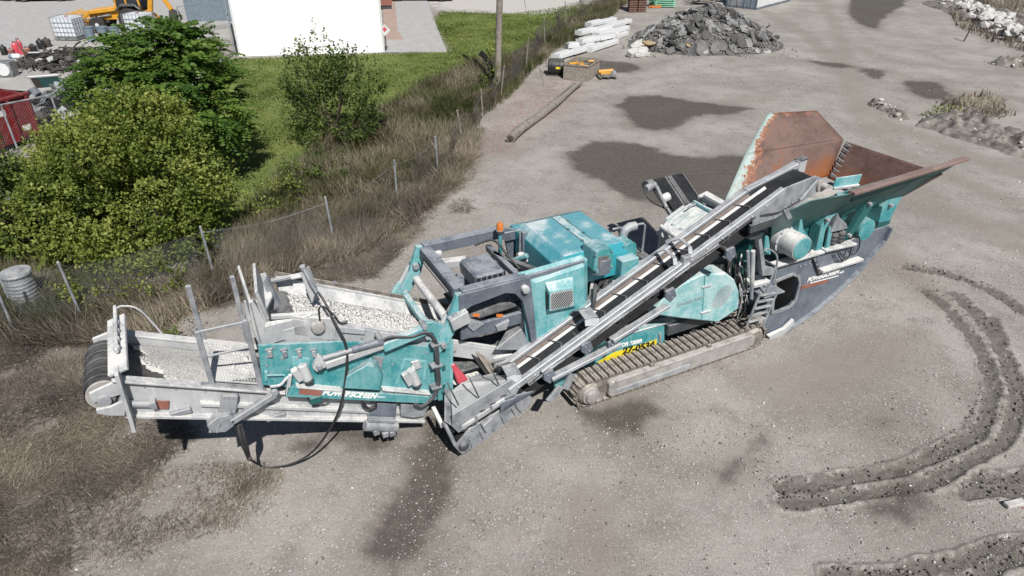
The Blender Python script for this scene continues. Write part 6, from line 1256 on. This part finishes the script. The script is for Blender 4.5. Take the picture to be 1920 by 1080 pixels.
beam('railing_bar','galvanised',(-6.0,.60,3.22),(-5.34,.60,3.2),.035,.04); beam('railing_bar','galvanised',(-6.0,.60,2.8),(-5.34,.60,2.78),.03,.035); beam('railing_foot','galvanised',(-6.12,.58,ftop(-6.12)+.03),(-5.3,.58,ftop(-5.3)+.03),.1,.02)
# jack bracket, strut, hanging hoses
bk = part(MB().plate([LY(u,v,.5) for u, v in ((417,742),(447,742),(442,780),(436,800),(404,805))],(0,.08,0)),'jack_bracket','galvanised',.008); bolts(bk,[LY(420+k*7.5,745+ (k*.2),.5) for k in range(4)]+[LY(414+k*8,771,.5) for k in range(4)],.02)
part(MB().plate([LY(u,v,.4) for u, v in ((388,799),(408,783),(430,779),(443,786),(440,798),(425,810),(395,812))],(0,.16,0)),'jack_knuckle','galvanised',.012)
bolts(K,[LY(u,v,.39) for u, v in ((394,808),(407,808),(436,790),(410,796))],.022)
beam('jack_strut','galvanised',LY(434,790,.42),LY(516,738,.42),.1,.09); cyl('strut_pin','galvanised',LY(516,738,.36),(LY(516,738,.36)[0],.5,LY(516,738,.36)[2]),.05,14)
for k in range(9): tube('hanging_hose','rubber_dusty' if k%2 else 'rubber',smooth([LY(442+k*1.2,796,.5+.015*(k%3)),LY(448+k*1.4+math.sin(k)*2,822,.52),LY(460+k*.8,848,.6+.02*k),LY(466+k*.6,862+random.uniform(-4,4),.66)],4),.02,6)
hz = smooth([LY(468,860,.62)]+[np.array(LZ(u,v,z)) for u, v, z in ((480,868,.22),(500,876,.03),(540,872,.1),(580,852,.35),(612,815,.8))]+[LY(638,762,.3),LY(650,690,.25),LY(648,645,.3),LY(625,600,.45),LY(608,565,.6),LY(596,548,.8)],6)
tube('trailing_hose','rubber',hz,.019,8)
part(MB().plate([LY(u,v,.48) for u, v in ((705,755),(745,758),(742,786),(690,784))],(0,.1,0)),'belt_tension_box','grey_paint',.01); q0 = LY(684,798,.42); q1 = LY(744,800,.42); cyl('tension_cylinder','galvanised',q0,q1,.09,14); beam('tension_bracket','galvanised',LY(690,786,.4),LY(740,788,.4),.1,.06)
for u, v in ((705,808),(735,810),(722,812)): q = LY(u,v,.4); box('tension_foot','galvanised',q[0]-.05,q[0]+.05,.35,.5,q[2]-.06,q[2]+.04,.006)
part(MB().plate([LY(u,v,.46) for u, v in ((752,758),(805,762),(795,780),(775,784),(752,780))],(0,.1,0)),'tail_plate','galvanised',.008)
for u, v in ((338,772),(517,780)): q = LY(u,v,.58); box('return_roller_bracket','galvanised',q[0]-.14,q[0]+.14,.55,.66,q[2]-.05,q[2]+.03,.006); cyl('return_roller','mud_steel',(q[0],.66,q[2]-.05),(q[0],1.7,q[2]-.05),.06,14)
q = LY(305,760,.58); part(MB().plate([LY(u,v,.585) for u, v in ((293,752),(317,752),(316,768),(291,767))],(0,.02,0)),'rust_patch_plate','faded_red',.003); cyl('take_up_screw','galvanised',LY(240,757,.56),LY(288,758,.56),.05,12); box('take_up_nut','galvanised',*(lambda q:(q[0]-.04,q[0]+.04,.5,.62,q[2]-.06,q[2]+.06))(LY(287,757,.56)),.006)
for (pts) in (((575,745),(585,752),(605,752),(615,747)),((680,752),(690,765),(705,762),(703,752)),((677,750),(684,763),(698,766),(706,756))): tube('hydraulic_hose','rubber',smooth([LY(u,v,.34) for u, v in pts],4),.018,6)
box('hose_bracket','teal_dark_shaded',*(lambda q:(q[0]-.09,q[0]+.09,.32,.45,q[2]-.06,q[2]+.06))(LY(592,748,.36)),.01)
for x in (-3.4,-4.6): box('screen_leg','dusty_white',x-.06,x+.06,.7,.82,fbot(x)-.0,1.8); 
box('tail_support','dark_paint',-3.3,-2.0,.8,1.6,.6,.8)
# spill area right of the screen
part(MB().plate([(-2.6,.55,1.12),(-1.9,.55,.95),(-1.9,1.7,.95),(-2.6,1.7,1.12)],(0,0,-.04)),'spill_tray','mud_frame',.01); 
part(MB().plate([LY(u,v,.4) for u, v in ((846,686),(852,682),(882,716),(860,722)) ],(0,.12,0)),'red_cover','pink_red',.02); beam('spill_strap','plywood',LY(895,655,.6),LY(925,700,.4),.16,.03); beam('spill_strap','rubber',LY(885,660,.6),LY(918,705,.4),.12,.03)
part(MB().plate([LY(u,v,.5) for u, v in ((925,672),(960,662),(985,672),(960,690),(930,700))],(0,.2,0)),'chute_guard','dusty_white',.03)

# ---------------- recirculating side conveyor
yN, yF = -.36, .26; rN = lambda x: 1.49+.466*(x+1.55); rF = lambda x: 1.37+.466*(x+1.57); xk = 3.35
def P_N(x, dz=0, dy=0): return (x, yN+dy, rN(x)+dz)
def P_F(x, dz=0, dy=0): return (x, yF+dy, rF(x)+dz)
beam('conveyor_rail','rail_galv',P_N(-1.75,-.05),P_N(xk+.25,-.05),.1,.12); beam('conveyor_rail','rail_galv',P_F(-1.62,-.04),P_F(xk,-.04),.13,.1)
hx, hzN = LY(1538,342,yN)[0], LY(1538,342,yN)[2]; hF = LY(1500,302,yF)
beam('conveyor_rail','rail_galv',P_F(xk,-.04),(hF[0],yF,hF[2]-.04),.13,.1); part(MB().plate([P_F(xk-.1,-.02,.06),(hF[0],yF+.06,hF[2]+.02),(hF[0],yF+.06,hF[2]-.16),P_F(xk-.1,-.2,.06)],(0,.02,0)),'head_skirt','galvanised',.004)
part(MB().plate([(hF[0]-.06,yF-.08,hF[2]+.03),(hF[0]+.12,yF-.08,hF[2]+.07),(hF[0]+.12,yF+.08,hF[2]+.07),(hF[0]-.06,yF+.08,hF[2]+.03)],(0,0,-.02)),'head_cap','dark_paint',0); box('head_cap_box','dusty_white',hF[0]-.08,hF[0]+.1,yF-.08,yF+.04,hF[2]-.2,hF[2]+.02,.006)
bz = lambda x: (rN(x)+rF(x))/2-.1
kx, kz = xk+.1, bz(xk+.1); ex_, ez_ = hx-.12, hzN+.08
top = [(-2.55,bz(-2.55)),(kx,kz),(ex_,ez_)]; prof = top+[(ex_+.17*math.sin(a),ez_-.17+.17*math.cos(a)) for a in np.linspace(.2,2.9,9)]+[(kx,kz-.42),(-2.55,bz(-2.55)-.42)]+[(-2.55-.2*math.sin(a),bz(-2.55)-.21-.21*math.cos(a)) for a in np.linspace(.2,2.9,8)]
yb = [yN+.06,yN+.2,(yN+yF)/2,yF-.2,yF-.06]; dip = [0,-.05,-.06,-.05,0]; bm = MB(); n_ = len(prof)
bm.add([(x,y,z+(d if i < 2 else 0)) for i,(x,z) in enumerate(prof) for y,d in zip(yb,dip)],[(i*5+j,i*5+j+1,((i+1)%n_)*5+j+1,((i+1)%n_)*5+j) for i in range(n_) for j in range(4)]); SB = part(bm,'recirculating_belt','belt_black',0,True)
rm = MB()
for k in range(15):
    x = -2.0+k*.42
    if x > xk: break
    c_ = (yN+yF)/2-.02; rm.beam((x,yN+.1,bz(x)-.01),(x+.14,c_,bz(x+.14)-.045),.016,.02); rm.beam((x,yF-.1,bz(x)-.01),(x+.14,c_,bz(x+.14)-.045),.016,.02)
part(rm,'belt_chevron','rubber_dusty',0,False,SB)['kind'] = 'stuff'
part(MB().plate([P_F(-1.55,-.05,-.08),P_F(xk+.0,-.05,-.08),P_F(xk+.0,-.075,-.15),P_F(-1.55,-.075,-.15)],(0,.0,-.01)),'rubber_skirt','skirt_brown',0); part(MB().plate([P_F(-1.55,-.073,-.153),P_F(xk+.3,-.073,-.153),P_F(xk+.3,-.095,-.205),P_F(-1.55,-.095,-.205)],(0,.0,-.01)),'lit_belt_edge','white_paint',.0)  # white strip painted in as the sunlit edge of the belt
beam('lower_chord','rail_galv',P_N(-1.4,-.2,-.02),P_N(2.3,-.2,-.02),.05,.05)
for x in np.arange(-1.2,3.3,.62): beam('chord_post','galvanised',P_N(x,-.1,.02),P_N(x,-.26,.02),.05,.03)
def hoop(x, w=.14):
    a = P_N(x,.02); b = P_F(x,.02); pts = [(x-.02,a[1],a[2]),(x,a[1]+.06,a[2]+.1),(x+.02,(a[1]+b[1])/2,max(a[2],b[2])+.13),(x+.02,b[1]-.08,b[2]+.1),(x,b[1],b[2])]; mb = MB()
    for p, q in zip(pts[:-1],pts[1:]): mb.beam(p,q,w,.012)
    part(mb,'belt_hoop','galvanised',0)
for x in (-1.62,-.18): hoop(x,.24)
for x in (1.42,1.72): hoop(x,.07)
box('joint_block','galvanised',1.5,1.66,yN-.08,yN+.02,rN(1.58)-.12,rN(1.58)+.1); 
for (a,b) in (((1035,712),(1165,645)),((1150,640),(1255,574)),): beam('belt_guard_angle','rail_galv',LY(*a,-.5),LY(*b,-.5),.05,.07); beam('belt_guard_angle','rail_galv',(lambda q:(q[0],q[1]+.1,q[2]-.02))(LY(*a,-.5)),(lambda q:(q[0],q[1]+.1,q[2]-.02))(LY(*b,-.5)),.1,.02)
beam('top_tube','rail_galv',P_N(-1.2,-.05,-.1),P_N(1.62,-.04,-.1),.05,.05)
for u, v in ((1257,555),(1370,478),(1100,655),(1030,708),(1150,650)): q = LY(u,v,-.46); part(MB().plate([(q[0]-.1,-.46,q[2]+.1),(q[0]+.07,-.46,q[2]+.14),(q[0]+.14,-.46,q[2]-.04),(q[0]+.02,-.46,q[2]-.14),(q[0]-.1,-.46,q[2]-.02)],(0,.06,0)),'roller_bracket','grey_paint',.006); cyl('return_roller','rubber',(q[0]+.02,-.4,q[2]+.02),(q[0]+.02,.26,q[2]+.02),.05,12); bolts(K,[(q[0]-.03,-.46,q[2]+.06),(q[0]+.05,-.46,q[2]-.04)],.016)
hs = part(MB().plate([LY(u,v,yN-.04) for u, v in ((1411,424),(1449,413),(1507,378),(1545,352),(1548,336),(1530,330),(1474,352),(1440,378),(1412,405))],(0,.03,0)),'head_side_plate','galvanised',.006)
q = LY(1540,347,yN-.05); part(MB().lathe([(.03,-.12),(.05,-.1),(.06,-.04),(.12,-.03),(.12,.02)],q,'y',16),'head_bearing','mud_frame',0,True); bolts(hs,[LY(u,v,yN-.04) for u, v in ((1507,370),(1500,372),(1485,380),(1450,404),(1425,416),(1518,352))],.018)
beam('head_tension_bar','galvanised',LY(1500,375,yN-.08),LY(1534,335,yN-.08),.05,.04); part(MB().plate([LY(u,v,-.44) for u, v in ((1470,396),(1477,388),(1486,408),(1478,414))],(0,.06,0)),'wiper_bracket','galvanised',.006)
beam('lower_fairing','dark_paint',LY(1405,430,-.38),LY(1449,415,-.38),.06,.16)
# tail box and feed hopper of the side conveyor
tp_ = [LY(u,v,-.38) for u, v in ((848,800),(860,812),(965,745),(978,722),(958,712),(848,778))]; tlp = part(MB().plate(tp_,(0,.03,0)),'tail_side_plate','galvanised',.006)
part(MB().plate([LY(u,v,-.36) for u, v in ((852,838),(866,852),(890,840),(940,800),(985,768),(1000,748),(985,735),(930,775),(880,805))],(0,.04,0)),'tail_lower_plate','galvanised',.006)
part(MB().plate([LY(u,v,.3) for u, v in ((852,752),(852,730),(880,712),(945,697),(962,705),(962,720)) ],(0,.03,0)),'feed_hopper_back','galvanised',.006)
fbp = [LY(848,778,-.3),LY(958,712,-.3),LY(962,706,.32),LY(945,697,.32),LY(866,717,.32),LY(845,735,.32)]
mb = MB(); mb.add(fbp,[(0,1,2,3,4,5)]); o = part(mb,'feed_hopper_slope','feed_dust',0); sm = o.modifiers.new('thick','SOLIDIFY'); sm.thickness = .02
for u, v in ((860,760),(899,747),(938,727)): cyl('gusset_pin','dark_paint',LY(u,v,-.36),(lambda q:(q[0]-.05,q[1]+.1,q[2]+.26))(LY(u-10,v-14,-.3)),.014,6)
part(MB().plate([LY(845,735,.32),LY(833,728,.32),LY(833,790,-.32),LY(848,800,-.34)],(.02,0,.01)),'tail_end_plate','galvanised',.004); beam('tail_side_bar','galvanised',LY(832,790,-.2),LY(854,836,-.38),.05,.05); beam('tail_side_bar','dusty_white',LY(812,764,.3),LY(830,800,-.1),.07,.07)
q = LY(869,836,-.36); part(MB().lathe([(.03,-.06),(.06,-.05),(.09,-.02),(.1,.02)],(q[0],-.37,q[2]),'y',16),'tail_bearing','dark_paint',0,True)
for k in range(3): part(MB().plate([LY(u+k*28,v-k*19,-.41) for u, v in ((866,800),(890,785),(892,790),(868,806))],(0,.03,0)),'adjuster_strip','dusty_white',.004,False,tlp)
bolts(tlp,[LY(u,v,-.38) for u, v in ((858,795),(872,788),(886,806),(866,803),(905,772),(915,766),(895,792),(912,760),(940,745))],.018)
part(MB().plate([LY(u,v,-.46) for u, v in ((905,800),(925,782),(932,800),(912,812))],(0,.1,0)),'tail_guard_box','galvanised',.01); part(MB().plate([LY(u,v,-.42) for u, v in ((966,756),(980,748),(988,768),(978,774),(970,766))],(0,.06,0)),'roller_bracket','galvanised',.006)
part(MB().plate([LY(u,v,-.42) for u, v in ((940,755),(1000,735),(970,742),(938,775))],(0,.03,0)),'belt_fairing','grey_paint',.004)
for a, b in (((1060,725),(1073,704)),((1030,748),(1052,728))): part(MB().plate([LY(a[0]-5,a[1]+4,-.4),LY(a[0]+6,a[1]+8,-.4),LY(b[0]+6,b[1],-.4),LY(b[0]-4,b[1]-4,-.4)],(0,.05,0)),'stand_foot','galvanised',.008)
# ---------------- far side dirt conveyor
f0, f1 = LZ(1226,336,2.05), LZ(1277,325,2.05); axd = Vector((.42,1.75,.42)); n0 = Vector(f0)-axd; n1 = Vector(f1)-axd
dm_ = MB(); dm_.add([n0,n1,f1,f0]+[tuple(Vector(q)+Vector((0,0,-.3))) for q in (n0,n1,f1,f0)],[(0,1,2,3),(7,6,5,4),(0,4,5,1),(1,5,6,2),(2,6,7,3),(3,7,4,0)]); DB = part(dm_,'dirt_belt','belt_black',.0)
for t_ in (.42,.52,.6): a = n0.lerp(n1,t_); b = Vector(f0).lerp(Vector(f1),t_); beam('belt_stripe','rubber_dusty',a+Vector((0,0,.004)),b+Vector((0,0,.004)),.05,.004,0,DB)
beam('dirt_conveyor_side','galvanised',tuple(Vector(f0)+Vector((-.1,-.1,-.1))),tuple(n0+Vector((-.1,0,-.1))),.05,.12); beam('dirt_conveyor_side','dark_paint',tuple(Vector(f1)+Vector((.04,0,-.06))),tuple(n1+Vector((.04,0,-.06))),.04,.14)
cyl('belt_motor','galvanised',tuple(Vector(f0)+Vector((-.12,-.2,-.05))),tuple(Vector(f0)+Vector((-.42,-.25,-.1))),.1,16); cyl('drum_guard','dark_paint',tuple(Vector(f0)+Vector((-.1,-.05,-.1))),tuple(Vector(f0)+Vector((-.3,-.1,-.1))),.14,16)
tube('hydraulic_hose','rubber',smooth([tuple(Vector(f0)+Vector((-.45,-.25,-.1))),tuple(Vector(f0)+Vector((-.55,-.6,-.2))),tuple(Vector(f0)+Vector((-.4,-1.0,-.3))),tuple(Vector(f0)+Vector((-.2,-1.3,-.4)))],6),.025,7); cyl('fold_cylinder','galvanised',tuple(Vector(f0)+Vector((-.22,-.4,.0))),tuple(Vector(f0)+Vector((-.42,-1.1,-.25))),.045,12); cyl('return_roller','dusty_white',tuple(Vector(f0)+Vector((-.1,-.75,-.15))),tuple(Vector(f0)+Vector((-.3,-.75,-.2))),.11,14)

# ---------------- fasteners and cable runs
bolts(K, [P_N(x,-.06,-.052) for x in np.arange(-1.6,3.4,.3)], .016, mat='dusty_white'); bolts(K, [P_N(x,-.2,-.046) for x in np.arange(-1.3,2.3,.3)], .014, mat='dark_paint')
bolts(K, [(x,.62,ftop(x)-.12) for x in np.arange(-6.8,-5.6,.35)], .018, mat='mud_frame'); bolts(K, [(x,.62,fbot(x)+.09) for x in np.arange(-6.0,-3.2,.4)], .018, mat='mud_frame')
bolts(K, [(x,gN-.085,gz-.06) for x in np.arange(-2.1,-1.1,.2)], .016, mat='dusty_white'); bolts(K, [LY(u,475+ (1100-u)*.0+ (1100-u)*.28,yP+.1) for u in ()], .016)
bolts(K, [(x,yN-.04-.0,z) for x, z in ()], .016)
tube('cable_run','rubber',smooth([P_N(x,-.15+.02*math.sin(x*5),-.06) for x in np.arange(-1.4,3.3,.4)],3),.013,6); tube('cable_run','rubber',smooth([P_N(3.1,-.16,-.07),LY(1435,402,-.45),LY(1460,398,-.45),LY(1478,388,-.45),LY(1502,374,-.45)],5),.013,6)
for x in np.arange(-1.0,3.2,.7): beam('idler_bracket','dark_paint',P_N(x,-.12,.03),P_N(x+.05,-.36,.05),.04,.05); cyl('carry_idler','mud_steel',(x+.03,yN+.08,bz(x+.03)-.14),(x+.03,yF-.08,bz(x+.03)-.14),.045,10)
for u, v in ((872,806),(890,796),(905,770),(925,757),(945,742)): q = LY(u,v,-.395); box('plate_slot','dark_paint',q[0]-.05,q[0]+.05,-.396,-.384,q[2]-.014,q[2]+.014,0)
for k in range(5): beam('tail_rib','galvanised',LY(880+k*20,822-k*14,-.4),LY(886+k*20,838-k*15,-.4),.03,.02)

# ---------------- stone lying on the belts
def on_world(P_): 
    P_ = np.asarray(P_,float); return MO[None]+P_[:,:1]*ME1+P_[:,1:2]*ME2+P_[:,2:3]*np.array([0,0,1.])
def spread(name, n, x0, x1, y0, y1, zf, s0, s1, mat, label, low=False, mound=.06, base=False, cond=None):
    x = rng.uniform(x0,x1,n); y = rng.uniform(y0,y1,n); c = np.clip(1-((y-(y0+y1)/2)/((y1-y0)/2))**2,0,1)
    if cond is not None: k = cond(x,y); x, y, c = x[k], y[k], c[k]
    z = np.array([zf(q) for q in x])+mound*c*rng.uniform(.6,1.05,len(x)); extra = None
    if base:      # the packed layer under the loose stones
        nx_, ny_ = 60, 30; gx, gy = np.meshgrid(np.linspace(x0,x1,nx_), np.linspace(y0,y1,ny_)); gx = gx.ravel(); gy = gy.ravel(); gc = np.clip(1-((gy-(y0+y1)/2)/((y1-y0)/2))**2,0,1)
        gz = np.array([zf(q) for q in gx])+mound*gc*.85+(fbm(gx*9,gy*9,4)-.5)*s1*1.6
        if cond is not None: gz = np.where(cond(gx,gy), gz, gz-.2)
        i = (np.arange(ny_-1)[:,None]*nx_+np.arange(nx_-1)[None,:]).ravel(); extra = (on_world(np.stack([gx,gy,gz],1)), np.concatenate([np.stack([i,i+1,i+nx_+1],1),np.stack([i,i+nx_+1,i+nx_],1)]))
    o = rocks(name, on_world(np.stack([x,y,z],1)), rng.uniform(s0,s1,len(x)), mat, low, extra=extra); tag(o, label, 'stone'); return o
edge_ = lambda x, y: (x > -6.8+.3*(fbm(x*3,y*6,9)-.4)*2+np.where(y < 1.0,(1.0-y)*1.9,0)) 
spread('fine_aggregate', 15000, -6.95, -5.3, .71, 1.69, belt_z, .005, .012, 'stone_fine', 'fine pale aggregate lying on the left conveyor belt', True, .09, True, cond=edge_)
spread('crushed_stone', 3800, -4.65, -2.2, .74, 1.66, lambda x: mzl(x)-.2, .018, .05, 'crushed_stone', 'white crushed stone on the main conveyor belt', True, .12, True)
spread('crushed_stone', 420, -4.85, -4.1, .7, 1.7, lambda x: 2.62, .05, .12, 'crushed_stone', 'coarse white stones under the conveyor head hood', False, .1)
spread('crushed_stone', 900, -2.6, -1.75, .55, 1.5, lambda x: 1.1-.22*(x+2.6), .03, .08, 'crushed_stone', 'white stone spilled beside the red cover', False, .12, True)
spread('crushed_stone', 700, -4.9, -2.8, .55, 1.0, lambda x: sc[0][2]+(x-sc[0][0])*(sc[2][2]-sc[0][2])/(sc[2][0]-sc[0][0])-.36, .02, .06, 'crushed_stone', 'white stone along the teal screen deck', True, .1)
spread('crushed_stone', 26, -5.7, -5.36, .85, 1.7, pz, .015, .05, 'crushed_stone', 'few stones dropped on the access platform', False, .0)
